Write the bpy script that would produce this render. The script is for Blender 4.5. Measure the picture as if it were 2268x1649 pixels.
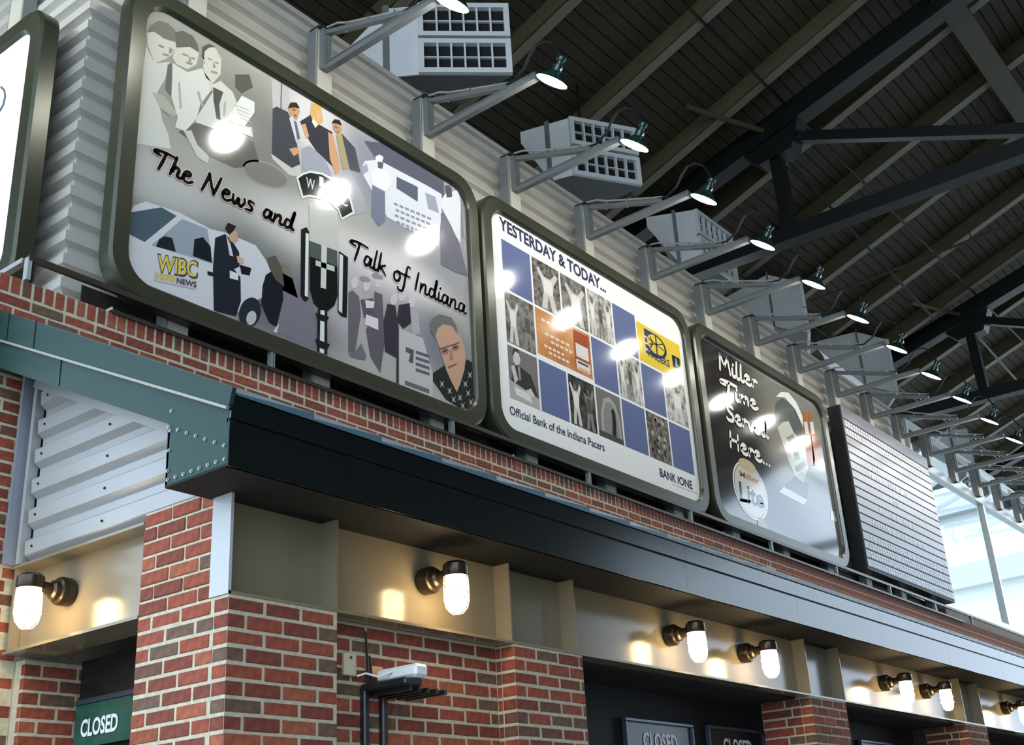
import bpy, math, random
from mathutils import Vector, Matrix
random.seed(7)
scene = bpy.context.scene
for o in list(bpy.data.objects): bpy.data.objects.remove(o)

# ---------------------------------------------------------------- camera
IMG_W, IMG_H, FPX = 2268.0, 1649.0, 2624.2
CAM = Vector((-3.136, -3.857, -1.129))
YAW, PITCH, ROLL = math.radians(53.2985), math.radians(22.9354), math.radians(-3.3758)
c_f = Vector((math.sin(YAW)*math.cos(PITCH), math.cos(YAW)*math.cos(PITCH), math.sin(PITCH)))
_ri = Vector((math.cos(YAW), -math.sin(YAW), 0)); _up = _ri.cross(c_f)
c_r = _ri*math.cos(ROLL)+_up*math.sin(ROLL); c_u = -_ri*math.sin(ROLL)+_up*math.cos(ROLL)
cam_d = bpy.data.cameras.new('camera'); cam = bpy.data.objects.new('camera', cam_d)
scene.collection.objects.link(cam)
m = Matrix.Identity(4)
for i in range(3):
    m[i][0] = c_r[i]; m[i][1] = c_u[i]; m[i][2] = -c_f[i]; m[i][3] = CAM[i]
cam.matrix_world = m
cam_d.sensor_fit = 'HORIZONTAL'; cam_d.sensor_width = 36.0; cam_d.lens = FPX/IMG_W*36.0
cam_d.clip_start = 0.05; cam_d.clip_end = 1000
scene.camera = cam

# ---------------------------------------------------------------- sky and exposure
world = bpy.data.worlds.new('overcast_sky'); scene.world = world
world.use_nodes = True
bg = world.node_tree.nodes['Background']
bg.inputs[0].default_value = (0.67, 0.83, 1.0, 1); bg.inputs[1].default_value = 1.0
vs = scene.view_settings
vs.view_transform = 'Standard'; vs.look = 'None'; vs.gamma = 1.0; vs.use_curve_mapping = False
vs.exposure = 1.9
LAMP_GAIN = 26.0      # metal halide sign lights
JAR_GAIN = 9.0       # warm jar lamps

# ---------------------------------------------------------------- helpers
col = scene.collection
def ray(px, py):
    return c_f + c_r*((px-IMG_W/2)/FPX) - c_u*((py-IMG_H/2)/FPX)
def at(px, py, Y):           # point of the wall plane y = Y
    d = ray(px, py); return CAM + d*((Y-CAM.y)/d.y)
def atx(px, py, X):          # point of the plane x = X
    d = ray(px, py); return CAM + d*((X-CAM.x)/d.x)
def atz(px, py, Z):
    d = ray(px, py); return CAM + d*((Z-CAM.z)/d.z)

def srgb(r, g, b):
    f = lambda c: ((c/255+0.055)/1.055)**2.4 if c > 10 else c/255/12.92
    return (f(r), f(g), f(b))

MATS = {}
def mat(name, rgb, rough=0.5, metal=0.0, var=0.0, scale=8.0, bump=0.0, spec=0.5, coat=0.0, rgb2=None, emit=None, gain=0.0):
    if name in MATS: return MATS[name]
    m = bpy.data.materials.new(name); m.use_nodes = True
    nt = m.node_tree; b = nt.nodes['Principled BSDF']
    b.inputs['Base Color'].default_value = (*rgb, 1); b.inputs['Roughness'].default_value = rough
    b.inputs['Metallic'].default_value = metal; b.inputs['Specular IOR Level'].default_value = spec
    b.inputs['Coat Weight'].default_value = coat; b.inputs['Coat Roughness'].default_value = 0.06
    if var > 0 or bump > 0 or rgb2:
        tc = nt.nodes.new('ShaderNodeTexCoord'); nz = nt.nodes.new('ShaderNodeTexNoise')
        nz.inputs['Scale'].default_value = scale; nz.inputs['Detail'].default_value = 6
        nt.links.new(tc.outputs['Object'], nz.inputs['Vector'])
        if var > 0 or rgb2:
            rp = nt.nodes.new('ShaderNodeValToRGB')
            lo = tuple(max(0, c*(1-var)) for c in rgb); hi = rgb2 if rgb2 else tuple(min(1, c*(1+var)) for c in rgb)
            rp.color_ramp.elements[0].position = 0.32; rp.color_ramp.elements[1].position = 0.68
            rp.color_ramp.elements[0].color = (*lo, 1); rp.color_ramp.elements[1].color = (*hi, 1)
            nt.links.new(nz.outputs['Fac'], rp.inputs['Fac']); nt.links.new(rp.outputs['Color'], b.inputs['Base Color'])
        if bump > 0:
            bp_ = nt.nodes.new('ShaderNodeBump'); bp_.inputs['Strength'].default_value = bump; bp_.inputs['Distance'].default_value = 0.01
            nt.links.new(nz.outputs['Fac'], bp_.inputs['Height']); nt.links.new(bp_.outputs['Normal'], b.inputs['Normal'])
    if emit:
        b.inputs['Emission Color'].default_value = (*emit, 1); b.inputs['Emission Strength'].default_value = gain
    MATS[name] = m; return m

BRICKS = [mat('brick_red', srgb(136, 66, 46), .85, var=.3, scale=25, bump=.4),
          mat('brick_dark_red', srgb(114, 55, 40), .85, var=.3, scale=25, bump=.4),
          mat('brick_orange', srgb(148, 80, 54), .85, var=.3, scale=25, bump=.4),
          mat('brick_brown', srgb(98, 64, 50), .85, var=.3, scale=25, bump=.4),
          mat('brick_grey', srgb(98, 74, 58), .85, var=.3, scale=25, bump=.4)]
BW = [0, 0, 0, 0, 1, 1, 1, 2, 3, 4]
M_mortar = mat('mortar', srgb(184, 176, 152), .9, var=.15, scale=40, bump=.3)
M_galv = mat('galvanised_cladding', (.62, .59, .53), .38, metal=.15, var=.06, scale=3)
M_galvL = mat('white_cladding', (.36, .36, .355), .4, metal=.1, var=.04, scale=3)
M_beam = mat('beam_paint', (.225, .185, .12), .17, var=.05, scale=4, spec=.45)
M_teal = mat('green_flashing', srgb(30, 60, 56), .4, var=.06, scale=2.5, spec=.2)
M_tealD = mat('sky_lit_roof_edge', srgb(78, 108, 122), .4, var=.05, scale=3)  # blue skylight on the green roof edge, put into its colour
M_fascia = mat('dark_green_fascia', srgb(15, 22, 22), .17, var=.08, scale=1.2, spec=.5)
M_frame = mat('olive_sign_frame', srgb(60, 63, 48), .3, metal=.3, var=.05, scale=2)
M_post = mat('grey_steel_paint', srgb(126, 130, 130), .38, metal=.2, var=.06, scale=5)
M_postf = mat('pale_steel_plate', srgb(186, 184, 170), .5, var=.05, scale=5)
M_black = mat('black_metal', (.012, .012, .013), .35, var=.2, scale=10)
M_bolt = mat('zinc_bolt', (.7, .72, .74), .25, metal=.8)
M_cond = mat('grey_conduit', (.5, .5, .48), .4, metal=.3)
M_shade = mat('dark_green_enamel', srgb(28, 62, 56), .2, coat=.6)
M_shadein = mat('white_enamel', (.8, .8, .78), .4)
M_lens = mat('lamp_glow', (1, 1, 1), .5, emit=(1.0, .97, .90), gain=LAMP_GAIN)
M_jar = mat('jar_glow', (1, .95, .85), .4, emit=(1.0, .74, .40), gain=JAR_GAIN)
M_bronze = mat('bronze_fixture', srgb(62, 52, 40), .25, metal=.55, var=.1, scale=14)
M_deck = mat('roof_deck', srgb(64, 56, 40), .7, var=.16, scale=3)
M_gap = mat('deck_seam', (.008, .008, .007), .9)
M_raft = mat('olive_rafter', srgb(84, 78, 54), .55, var=.08, scale=2)
M_raftf = mat('lit_rafter_flange', srgb(126, 120, 102), .5, var=.06, scale=2)  # same steel as the web, made paler for the light it catches
M_truss = mat('black_green_truss', srgb(12, 17, 16), .4, var=.12, scale=3)
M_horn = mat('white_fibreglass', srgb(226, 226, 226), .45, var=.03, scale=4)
M_hornS = mat('shaded_horn_underside', srgb(96, 96, 98), .6, var=.05, scale=4)  # white horn again, with the shade below it put into the grey
M_dark = mat('dark_cell', (.004, .004, .005), .8)
M_door = mat('navy_shutter', srgb(15, 16, 23), .7, var=.15, scale=2)
M_ink = mat('print_black', (.01, .01, .01), .12, coat=.5)
M_white = mat('white_plastic', (.78, .78, .76), .35)
M_conc = mat('concrete_floor', srgb(150, 146, 138), .6, var=.1, scale=.6, bump=.1)
M_wallp = mat('hall_paint', srgb(120, 114, 100), .8, var=.06, scale=.8)
M_sill = mat('aluminium_mullion', (.55, .58, .60), .3, metal=.5)
M_steelD = mat('dark_ledge_steel', srgb(52, 48, 44), .4, metal=.2, var=.1, scale=4)

class MB:
    """collects shapes of one mesh"""
    def __init__(s): s.v = []; s.f = []; s.mi = []
    def add(s, vs, fs, mi=0):
        o = len(s.v); s.v += [tuple(v) for v in vs]; s.f += [tuple(i+o for i in f) for f in fs]; s.mi += [mi]*len(fs)
    def box(s, x0, x1, y0, y1, z0, z1, mi=0):
        s.add([(x0,y0,z0),(x1,y0,z0),(x1,y1,z0),(x0,y1,z0),(x0,y0,z1),(x1,y0,z1),(x1,y1,z1),(x0,y1,z1)],
              [(0,3,2,1),(4,5,6,7),(0,1,5,4),(1,2,6,5),(2,3,7,6),(3,0,4,7)], mi)
    def cbox(s, x0, x1, y0, y1, z0, z1, b=.006):      # box with chamfered edges
        X=(x0,x0+b,x1-b,x1); Y=(y0,y0+b,y1-b,y1); Z=(z0,z0+b,z1-b,z1)
        vs=[]; idx={}
        for i in range(4):
            for j in range(4):
                for k in range(4):
                    if (i in(0,3))+(j in(0,3))+(k in(0,3))==1:
                        idx[(i,j,k)]=len(vs); vs.append((X[i],Y[j],Z[k]))
        g=lambda *a: idx[a]; fs=[]
        for i in(0,3): fs.append((g(i,1,1),g(i,2,1),g(i,2,2),g(i,1,2)) if i==3 else (g(i,1,1),g(i,1,2),g(i,2,2),g(i,2,1)))
        for j in(0,3): fs.append((g(1,j,1),g(1,j,2),g(2,j,2),g(2,j,1)) if j==3 else (g(1,j,1),g(2,j,1),g(2,j,2),g(1,j,2)))
        for k in(0,3): fs.append((g(1,1,k),g(2,1,k),g(2,2,k),g(1,2,k)) if k==3 else (g(1,1,k),g(1,2,k),g(2,2,k),g(2,1,k)))
        n=lambda a:1 if a==0 else 2
        for i in(0,3):
            for j in(0,3): fs.append((g(i,n(j),1),g(i,n(j),2),g(n(i),j,2),g(n(i),j,1)))
            for k in(0,3): fs.append((g(i,1,n(k)),g(i,2,n(k)),g(n(i),2,k),g(n(i),1,k)))
        for j in(0,3):
            for k in(0,3): fs.append((g(1,j,n(k)),g(2,j,n(k)),g(2,n(j),k),g(1,n(j),k)))
        for i in(0,3):
            for j in(0,3):
                for k in(0,3): fs.append((g(i,n(j),n(k)),g(n(i),j,n(k)),g(n(i),n(j),k)))
        s.add(vs,fs)
    def bar(s, a, b, w, h, up=(0,0,1), mi=0):          # rectangular bar a -> b
        a=Vector(a); b=Vector(b); d=(b-a).normalized(); u=Vector(up); sd=d.cross(u)
        if sd.length<1e-4: u=Vector((0,1,0)); sd=d.cross(u)
        sd.normalize(); u=sd.cross(d); sd*=w/2; u=u*h/2
        vs=[p+x+y for p in(a,b) for x,y in((-sd,-u),(sd,-u),(sd,u),(-sd,u))]
        s.add(vs,[(3,2,1,0),(4,5,6,7),(0,1,5,4),(1,2,6,5),(2,3,7,6),(3,0,4,7)],mi)
    def tube(s, pts, r, n=8, cap=True, mi=0):
        pts=[Vector(p) for p in pts]; rs=r if isinstance(r,(list,tuple)) else [r]*len(pts)
        prev=None; vs=[]
        for i,p in enumerate(pts):
            d=(pts[min(i+1,len(pts)-1)]-pts[max(i-1,0)]).normalized()
            if prev is None:
                prev=d.orthogonal().normalized()
            u=(prev-d*prev.dot(d)).normalized(); w=d.cross(u); prev=u
            for k in range(n):
                t=2*math.pi*k/n; vs.append(p+(u*math.cos(t)+w*math.sin(t))*rs[i])
        fs=[]
        for i in range(len(pts)-1):
            for k in range(n):
                a=i*n+k; b=i*n+(k+1)%n; fs.append((a,b,b+n,a+n))
        if cap: fs.append(tuple(range(n-1,-1,-1))); fs.append(tuple(range((len(pts)-1)*n,len(pts)*n)))
        s.add(vs,fs,mi)
    def lathe(s, prof, n=20, M=None, mi=0):            # prof: (r,z) about local z, M places it
        M=M or Matrix.Identity(4); vs=[]
        for r,z in prof:
            for k in range(n):
                t=2*math.pi*k/n; vs.append(M@Vector((r*math.cos(t),r*math.sin(t),z)))
        fs=[]
        for i in range(len(prof)-1):
            for k in range(n): fs.append((i*n+k,i*n+(k+1)%n,(i+1)*n+(k+1)%n,(i+1)*n+k))
        s.add(vs,fs,mi)
    def prism(s, poly, off, mi=0):                     # polygon swept along the vector off
        n=len(poly); P=[Vector(p) for p in poly]; o=Vector(off)
        s.add(P+[p+o for p in P],[tuple(range(n-1,-1,-1)),tuple(range(n,2*n))]+[(i,(i+1)%n,(i+1)%n+n,i+n) for i in range(n)],mi)
    def mesh(s, name, mats, org=(0,0,0), smooth=False):
        me=bpy.data.meshes.new(name); o=Vector(org)
        me.from_pydata([tuple(Vector(v)-o) for v in s.v],[],s.f)
        for q in (mats if isinstance(mats,(list,tuple)) else [mats]): me.materials.append(q)
        if isinstance(mats,(list,tuple)) and len(mats)>1: me.polygons.foreach_set('material_index', s.mi)
        if smooth:
            me.polygons.foreach_set('use_smooth',[True]*len(me.polygons))
            try: me.set_sharp_from_angle(angle=math.radians(35))
            except Exception: pass
        import bmesh
        b=bmesh.new(); b.from_mesh(me); bmesh.ops.recalc_face_normals(b,faces=b.faces); b.to_mesh(me); b.free()
        return me
    def build(s, name, mats, parent=None, smooth=False):
        org=parent.matrix_world.translation if parent else (0,0,0)
        o=bpy.data.objects.new(name, s.mesh(name,mats,wloc(parent),smooth)); col.objects.link(o)
        if parent: o.parent=parent
        return o
def wloc(p):
    v=Vector((0,0,0))
    while p: v+=p.location; p=p.parent
    return v
def tag(o, label, cat, group=None, kind=None):
    o['label']=label; o['category']=cat
    if group: o['group']=group
    if kind: o['kind']=kind
    return o
def thing(name, loc, label, cat, group=None, rz=0, kind=None):
    o=bpy.data.objects.new(name,None); col.objects.link(o); o.location=loc; o.rotation_euler=(0,0,rz); o.empty_display_size=.1
    return tag(o,label,cat,group,kind)
def root(name, loc=(0,0,0), kind='structure', label=None):
    o=bpy.data.objects.new(name,None); col.objects.link(o); o.location=loc; o['kind']=kind
    if label: o['label']=label
    return o
def struct(mb, name, mats, parent=None, smooth=False, label=None):
    o=mb.build(name,mats,parent,smooth)
    if not parent: o['kind']='structure'
    if label: o['label']=label
    return o
def link(name, mesh, parent=None, loc=(0,0,0), rot=(0,0,0)):
    o=bpy.data.objects.new(name,mesh); col.objects.link(o); o.location=loc; o.rotation_euler=rot
    if parent: o.parent=parent
    return o
def copy_tree(o, parent=None):
    c=o.copy(); col.objects.link(c); c.parent=parent
    for ch in list(o.children): copy_tree(ch,c)
    return c

# ================================================================ the hall
FLOOR=-2.73; XH=31.0; XL=-6.0
g=MB(); g.box(-80,140,-80,140,FLOOR-.3,FLOOR-.02); struct(g,'ground',mat('paving_outside',srgb(170,168,162),.8,var=.08,scale=.2))
g=MB(); g.box(XL,XH,-14,9,FLOOR-.02,FLOOR); struct(g,'floor',M_conc)
g=MB(); g.box(XL,25,-14.3,-14,FLOOR,8.6); struct(g,'wall_opposite',M_wallp)  # unseen wall, stopped short so the fascia reflects open sky
g=MB(); g.box(.6,15.4,8.2,8.4,FLOOR,6.2); struct(g,'wall_sky_block',M_wallp)  # unseen wall added to keep sky light off the deck from behind
RT=.38; RZ=7.8
rz_=lambda y: RZ-RT*(y-2.15)
RIDGE=-6.0
ceil=root('ceiling')
g=MB()                                        # dark sheet above the boards
XG=15.6
def sheet(xa,xb,ya,yb,za,zb):
    g.add([(xa,ya,za+.02),(xb,ya,za+.02),(xb,yb,zb+.02),(xa,yb,zb+.02),(xa,ya,za+.2),(xb,ya,za+.2),(xb,yb,zb+.2),(xa,yb,zb+.2)],
          [(0,1,2,3),(7,6,5,4),(0,4,5,1),(1,5,6,2),(2,6,7,3),(3,7,4,0)])
YO=4.0; sheet(XL,XG,9,YO,rz_(9),rz_(YO)); sheet(XL,XH,YO,RIDGE,rz_(YO),rz_(RIDGE)); sheet(XL,XH,RIDGE,-14.3,rz_(RIDGE),rz_(RIDGE)-RT*(-RIDGE+0)*0-RT*(RIDGE+14.3))
g.build('roof_sheet',M_gap,ceil)
def plank_mesh(xa,xb):
    g=MB(); g.cbox(xa,xb,-.072,.072,-.02,.02,.008); return g.mesh('plank',M_deck)
pl_long,pl_short=plank_mesh(XL,XH),plank_mesh(XL,XG)
SL=math.atan(RT); y=8.9
while y>RIDGE+.1:
    link('plank',pl_short if y>YO else pl_long,ceil,(0,y,rz_(y)),(-SL,0,0)); y-=.152*math.cos(SL)
def rafter_meshes(ya):                        # web, and lower flange with its lit tone in the colour
    F=[(0,1,2,3),(7,6,5,4),(0,4,5,1),(1,5,6,2),(2,6,7,3),(3,7,4,0)]; yb=RIDGE
    g=MB(); g.add([(x,yy,rz_(yy)-d) for x in(0,.02) for yy,d in((ya,.02),(yb,.02),(yb,.26),(ya,.26))],F)
    h=MB(); h.add([(x,yy,rz_(yy)-d) for d in(.26,.235) for x,yy in((0,ya),(0,yb),(.16,yb),(.16,ya))],F)
    return g.mesh('rafter',M_raft),h.mesh('rafter_flange',M_raftf)
rl_,rs_=rafter_meshes(8.9),rafter_meshes(YO-.05)
for k in range(-6,17):
    x=4.15+1.6*k; q=rl_ if x<XG else rs_
    r=link('rafter',q[0],ceil,(x,0,0)); link('rafter_flange',q[1],r)
g=MB(); z=rz_(-1.3); g.box(XL,XH,-1.45,-1.15,z-.55,z-.52); g.box(XL,XH,-1.31,-1.29,z-.52,z-.26); g.build('cross_beam',M_raft,ceil)
for yy in(3.0,.9):
    g=MB(); g.tube([(XL,yy,rz_(yy)-.3),(XH,yy,rz_(yy)-.3)],.018,6); g.build('bracing_rod',M_truss,ceil)

def truss(X, n, label):
    t=thing('roof_truss',(X,1.2,6.2),label,'truss','roof trusses above the signs')
    top=lambda y: 7.83-.30*(y-1.2)
    g=MB(); g.bar((X,4.0,top(4.0)),(X,RIDGE,top(RIDGE)),.26,.3); g.build('top_chord',M_truss,t)
    g=MB(); g.bar((X,3.2,6.22),(X,RIDGE,6.16),.22,.2); g.build('bottom_chord',M_truss,t)
    g=MB(); g.bar((X,1.22,top(1.22)),(X,1.20,6.2),.16,.16,up=(1,0,0)); g.build('web_post',M_truss,t)
    g=MB(); g.bar((X,1.22,top(1.22)-.12),(X,-2.2,6.25),.12,.14); g.build('web_diagonal',M_truss,t)
    g=MB(); g.bar((X,-2.2,6.2),(X,-2.2,top(-2.2)),.13,.13,up=(1,0,0)); g.build('web_post',M_truss,t)
    g=MB(); g.bar((X,-2.2,6.25),(X,RIDGE,top(RIDGE)-.2),.12,.14); g.build('web_diagonal',M_truss,t)
    g=MB(); g.prism([(X-.14,1.62,top(1.6)-.2),(X-.14,.80,top(.8)-.2),(X-.14,.95,top(1)-.52),(X-.14,1.42,top(1.4)-.46)],(.28,0,0)); g.build('gusset_plate',M_truss,t)
    g=MB(); g.tube([(X-.1,1.3,top(1.3)),(X-1.35,1.75,rz_(1.75)-.2)],.035,8); g.build('kicker_brace',M_raft,t)
    g=MB(); g.tube([(X+.1,1.25,top(1.25)-.2),(X+5.2,1.1,6.8)],.02,6); g.build('tie_rod',M_raftf if n==1 else M_truss,t)
truss(9.8,0,'black steel roof truss just beyond the second sign')
truss(17.6,1,'black steel roof truss above the tall window')
truss(25.4,2,'farthest black steel roof truss at the hall end')
g=MB(); pa=Vector((11.5,3.0,6.2)); g.tube([(13.2,2.4,6.9),(13.4,.2,7.1),(13.6,-2.5,7.36)],.022,8)
for yy in(-.1,-1.6): g.tube([(13.45,yy,7.1-.1*yy),(13.45,yy,rz_(yy)-.2)],.01,6)
tag(g.build('sprinkler_pipe',mat('rust_pipe',srgb(70,44,36),.6)),'thin dark sprinkler pipe hung below the roof rafters','pipe')

# ================================================================ brickwork
B=.2032; K=.0677; J=.011
_bm={}
def brick_mesh(l,h,d,mi):
    key=(round(l,3),round(h,3),round(d,3),mi)
    if key not in _bm:
        g=MB(); g.cbox(0,l,0,d,0,h,min(.004,l/4)); _bm[key]=g.mesh('brick',BRICKS[mi])
    return _bm[key]
def course(parent, p0, L, rotz, off, z, depth=.09, skip=None, proud=.0):
    """one course of stretchers along local x from the point p0"""
    o=wloc(parent); x=0.0; nxt=off if off>0.02 else B
    while x<L-.015:
        e=min(nxt,L); l=e-x-J*(0 if e>=L-1e-6 else 1)
        if l>.012:
            mi=random.choice(BW); jit=random.uniform(-.002,.002)
            b=link('brick',brick_mesh(l,K-J,depth,mi),parent)
            ca,sa=math.cos(rotz),math.sin(rotz)
            px=p0[0]+x*ca-jit*sa; py=p0[1]+x*sa+jit*ca
            b.location=Vector((px,py,z))-o; b.rotation_euler=(0,0,rotz)
        x=e; nxt=x+B
NC=16
def mortar_box(parent,*a):
    g=MB(); g.box(*a); return g.build('mortar_bed',M_mortar,parent)
# --- pier on the corner: front face (-y) and side face (-x)
p1=thing('brick_pier',(.31,.3,FLOOR),'red brick corner pier with white end plate above, between green eave and dark doorway','pier','brick piers along the shopfront')
mortar_box(p1,.002,.62-.002,.002,.607,FLOOR,0)
mortar_box(p1,.006,.3,.125,.607,0,.473)
for k in range(NC):
    z=-(k+1)*K; odd=k%2
    course(p1,(0,0,0),.62,0,0 if not odd else B/2,z,depth=.09)
    course(p1,(0,.61,0),.61-.0905,-math.pi/2,(.61-2*B)-.1016 if not odd else .61-2*B, z)   # side face runs from the rear corner forward
for k in range(7):
    z=k*K; odd=k%2; course(p1,(0,.61,0),.61-.125,-math.pi/2,(.61-2*B) if not odd else (.61-2*B)-.1016,z)
# --- other piers
def pier(x0,x1,side,label):
    p=thing('brick_pier',((x0+x1)/2,.2,FLOOR),label,'pier','brick piers along the shopfront')
    mortar_box(p,x0+.002,x1-.002,.002,.42,FLOOR,-.001)
    for k in range(NC):
        z=-(k+1)*K; odd=k%2
        course(p,(x0,0,0),x1-x0,0,0 if not odd else B/2,z)
        course(p,(x0,side,0),side-.0905,-math.pi/2,0.0 if not odd else side/2+.05,z)
pier(1.91,2.55,.42,'red brick pier between the router wall and the navy shutter')
pier(5.58,6.24,.42,'red brick pier between the two navy shutters')
pier(9.15,9.77,.42,'far red brick pier beyond the second pair of wall lamps')
pier(12.7,13.35,.42,'farthest red brick pier of the shopfront')
# --- infill wall of the first bay
w=root('wall_infill',(1.26,.12,FLOOR))
mortar_box(w,.62,1.91,.122,.30,FLOOR,0)
for k in range(NC+2):
    course(w,(.625,.12,0),1.282,0,0 if k%2 else B/2,-(k+1)*K,depth=.05)
# --- tall brick wall behind the shed roof: rowlock top and courses
w=root('wall_back',(4,1.743,FLOOR))
mortar_box(w,-.42,24,1.745,2.30,FLOOR,2.046)
TOPZ=2.05; RL=TOPZ-.1016-.01
J0=-.026
x=J0-.4064; n=0
while x<6.2:
    mi=random.choice(BW)
    b=link('brick',brick_mesh(K-J,.1016,.30,mi),w); b.location=Vector((x,1.743+random.uniform(-.002,.002),RL+.008))-wloc(w); x+=K
for k in range(4):
    z=RL-(k+1)*K+.004
    course(w,(J0-.4064+(0 if k%2==0 else -B/2),1.743,0),9.4,0,0,z,depth=.06)
g=MB(); x2=x
while x2<23.5:
    g.box(x2,x2+K-J,1.743,1.80,RL+.008,RL+.1096); x2+=K
o=g.build('rowlock_bricks',BRICKS[1],w); o['kind']='stuff'
g=MB()
for k in range(4):
    z=RL-(k+1)*K+.004; x2=9.0+(0 if k%2==0 else B/2)
    while x2<23.5: g.box(x2,x2+B-J,1.743,1.80,z,z+K-J); x2+=B
o=g.build('far_bricks',BRICKS[0],w); o['kind']='stuff'
# --- strip of the same wall left of the shed
w2=root('wall_corner',(-.2,1.743,FLOOR))
mortar_box(w2,-.42,.10,1.742,1.76,FLOOR,RL-4*K)
k=0; z=RL-5*K+.004
while z>-1.1:
    course(w2,(J0-.4064+(0 if k%2==0 else -B/2),1.740,0),.53,0,0,z,depth=.03); z-=K; k+=1
# side doorway jamb behind the pier and the dark inner faces
w3=root('wall_jamb',(.4,1.70,FLOOR))
mortar_box(w3,.102,.62,1.657,1.74,FLOOR,-.02)
for k in range(NC): course(w3,(.10,1.655,0),.50,0,0 if k%2 else B/2,-(k+1)*K-.03,depth=.03)

# ================================================================ steel beams over the openings
bm=thing('steel_beam',(6,.06,0),'long painted steel beam over the shopfront openings','beam')
def bbox(name,*a,mt=M_beam,par=bm):
    g=MB(); g.box(*a); return g.build(name,mt,par)
XE=22.0
bbox('web_plate',.012,XE,.108,.12,.014,.436)
bbox('bottom_flange',.0,XE,.0,.12,.001,.014)
bbox('top_flange',.0,XE,.0,.12,.436,.450)
bbox('end_plate',-.004,.012,.0,.122,.001,.450,mt=mat('pale_end_plate',(.44,.45,.46),.35,var=.04,scale=5))
for x in(.622,1.909,2.515,5.62,6.262,9.18,9.75,12.72,13.33,16.3,16.9,19.9):
    bbox('stiffener',x-.006,x+.006,.004,.108,.014,.436)
sb=thing('steel_beam',(.1,1.15,0),'short painted steel beam over the side doorway','beam')
bbox('web_plate',.10,.112,.615,1.70,.012,.424,par=sb)
bbox('bottom_flange',.0,.22,.615,1.70,-.002,.012,par=sb)
bbox('top_flange',.0,.22,.615,1.70,.424,.437,par=sb)
bbox('stiffener',.004,.10,1.66,1.672,.012,.424,par=sb)
bbox('stiffener',.06,.10,1.64,1.652,.012,.424,par=sb)

# ================================================================ shed roof: rake, eave box, fascia, gable
sh=thing('shed_roof',(4,.7,.45),'dark green metal shed roof along the brick wall with rivetted eave box','roof')
XR=-.24; YF=-.254; ZS=.446
SLP=.485
zb=lambda y: .723+SLP*(y-.149)
g=MB()      # lower rake board
g.prism([(XR,YF,zb(YF)),(XR,1.742,zb(1.742)),(XR,1.742,zb(1.742)+.150),(XR,YF,zb(YF)+.150)],(.02,0,0)); g.build('rake_board',M_teal,sh)
g=MB()      # upper rake flashing, slightly proud
g.prism([(XR-.012,-.262,zb(-.262)+.156),(XR-.012,1.742,zb(1.742)+.156),(XR-.012,1.742,zb(1.742)+.325),(XR-.012,-.285,zb(-.285)+.25)],(.02,0,0)); g.build('rake_flashing',M_teal,sh)
g=MB(); g.bar((XR-.015,-.262,zb(-.262)+.152),(XR-.015,1.742,zb(1.742)+.152),.016,.012); g.build('drip_bead',mat('bright_bead',srgb(140,142,128),.35,metal=.2),sh)
for yy in(1.55,1.28):
    g=MB(); g.bar((XR-.014,yy,zb(yy)+.165),(XR-.014,yy,zb(yy)+.32),.006,.006); g.build('lap_joint',M_black,sh)
g=MB(); g.bar((XR-.003,1.03,zb(1.03)+.01),(XR-.003,1.03,zb(1.03)+.145),.004,.004); g.build('lap_joint',M_fascia,sh)
g=MB()      # eave return box
g.prism([(XR,YF,ZS),(XR,.143,ZS),(XR,.149,zb(.149)),(XR,YF,zb(YF)+.0)],(.02,0,0)); g.build('eave_return',M_teal,sh)
g=MB(); g.box(XR,24,YF,.143,ZS-.012,ZS); g.build('soffit',mat('dark_soffit',srgb(9,12,11),.8),sh)
g=MB(); g.box(XR,-.004,.131,.143,ZS,zb(.14)-.01); g.build('return_back',M_teal,sh)
rv=MB(); rv.lathe([(0,-.004),(.0065,-.003),(.0085,0),(.0085,.004)],8,Matrix.Rotation(-math.pi/2,4,'Y')); rvm=rv.mesh('rivet',mat('pale_rivet',(.75,.78,.78),.4))
yy=YF+.02
for i in range(7): link('rivet',rvm,sh,Vector((XR-.002,YF+.02+i*.062,zb(YF+.02+i*.062)-.012-.0))-wloc(sh))
for i in range(8): link('rivet',rvm,sh,Vector((XR-.002,YF+.015+i*.052,ZS+.02))-wloc(sh))
for i in range(4): link('rivet',rvm,sh,Vector((XR-.002,.128,ZS+.06+i*.09))-wloc(sh))
# front fascia in lengths
ZM=.631; ZT=.742
xs=[XR,.42,1.9,3.4,5.0,6.6,8.2,9.8,11.4,13.0,14.6,16.2,17.8,19.4,21,24]
for a,b in zip(xs,xs[1:]):
    g=MB(); g.box(a+.001,b-.001,YF-.004,YF+.012,ZS-.012,ZM-.006); g.build('fascia_panel',M_fascia,sh)
    g=MB(); g.box(a+.001,b-.001,YF-.012,YF+.012,ZM+.006,ZT); g.build('fascia_panel',M_fascia,sh)
g=MB(); g.box(XR,24,YF+.004,YF+.012,ZM-.008,ZM+.008); g.build('shadow_groove',M_black,sh)
# roof pans lapping along the eave
RP=.425; x=.211-RP
for i in range(58):
    g=MB(); a=x+i*RP; b=a+RP-.004; up=.012
    if a<-.24: a=-.24
    g.add([(a,-.275,ZT-.004),(b,-.275,ZT-.004),(b,-.275,ZT+.006+.024),(a,-.275,ZT+.006),
           (a,1.742,zb(1.742)+.31),(b,1.742,zb(1.742)+.31),(b,1.742,zb(1.742)+.34),(a,1.742,zb(1.742)+.325)],
          [(0,1,2,3),(4,7,6,5),(0,4,5,1),(1,5,6,2),(2,6,7,3),(3,7,4,0)])
    g.build('roof_pan',M_tealD,sh)
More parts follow.
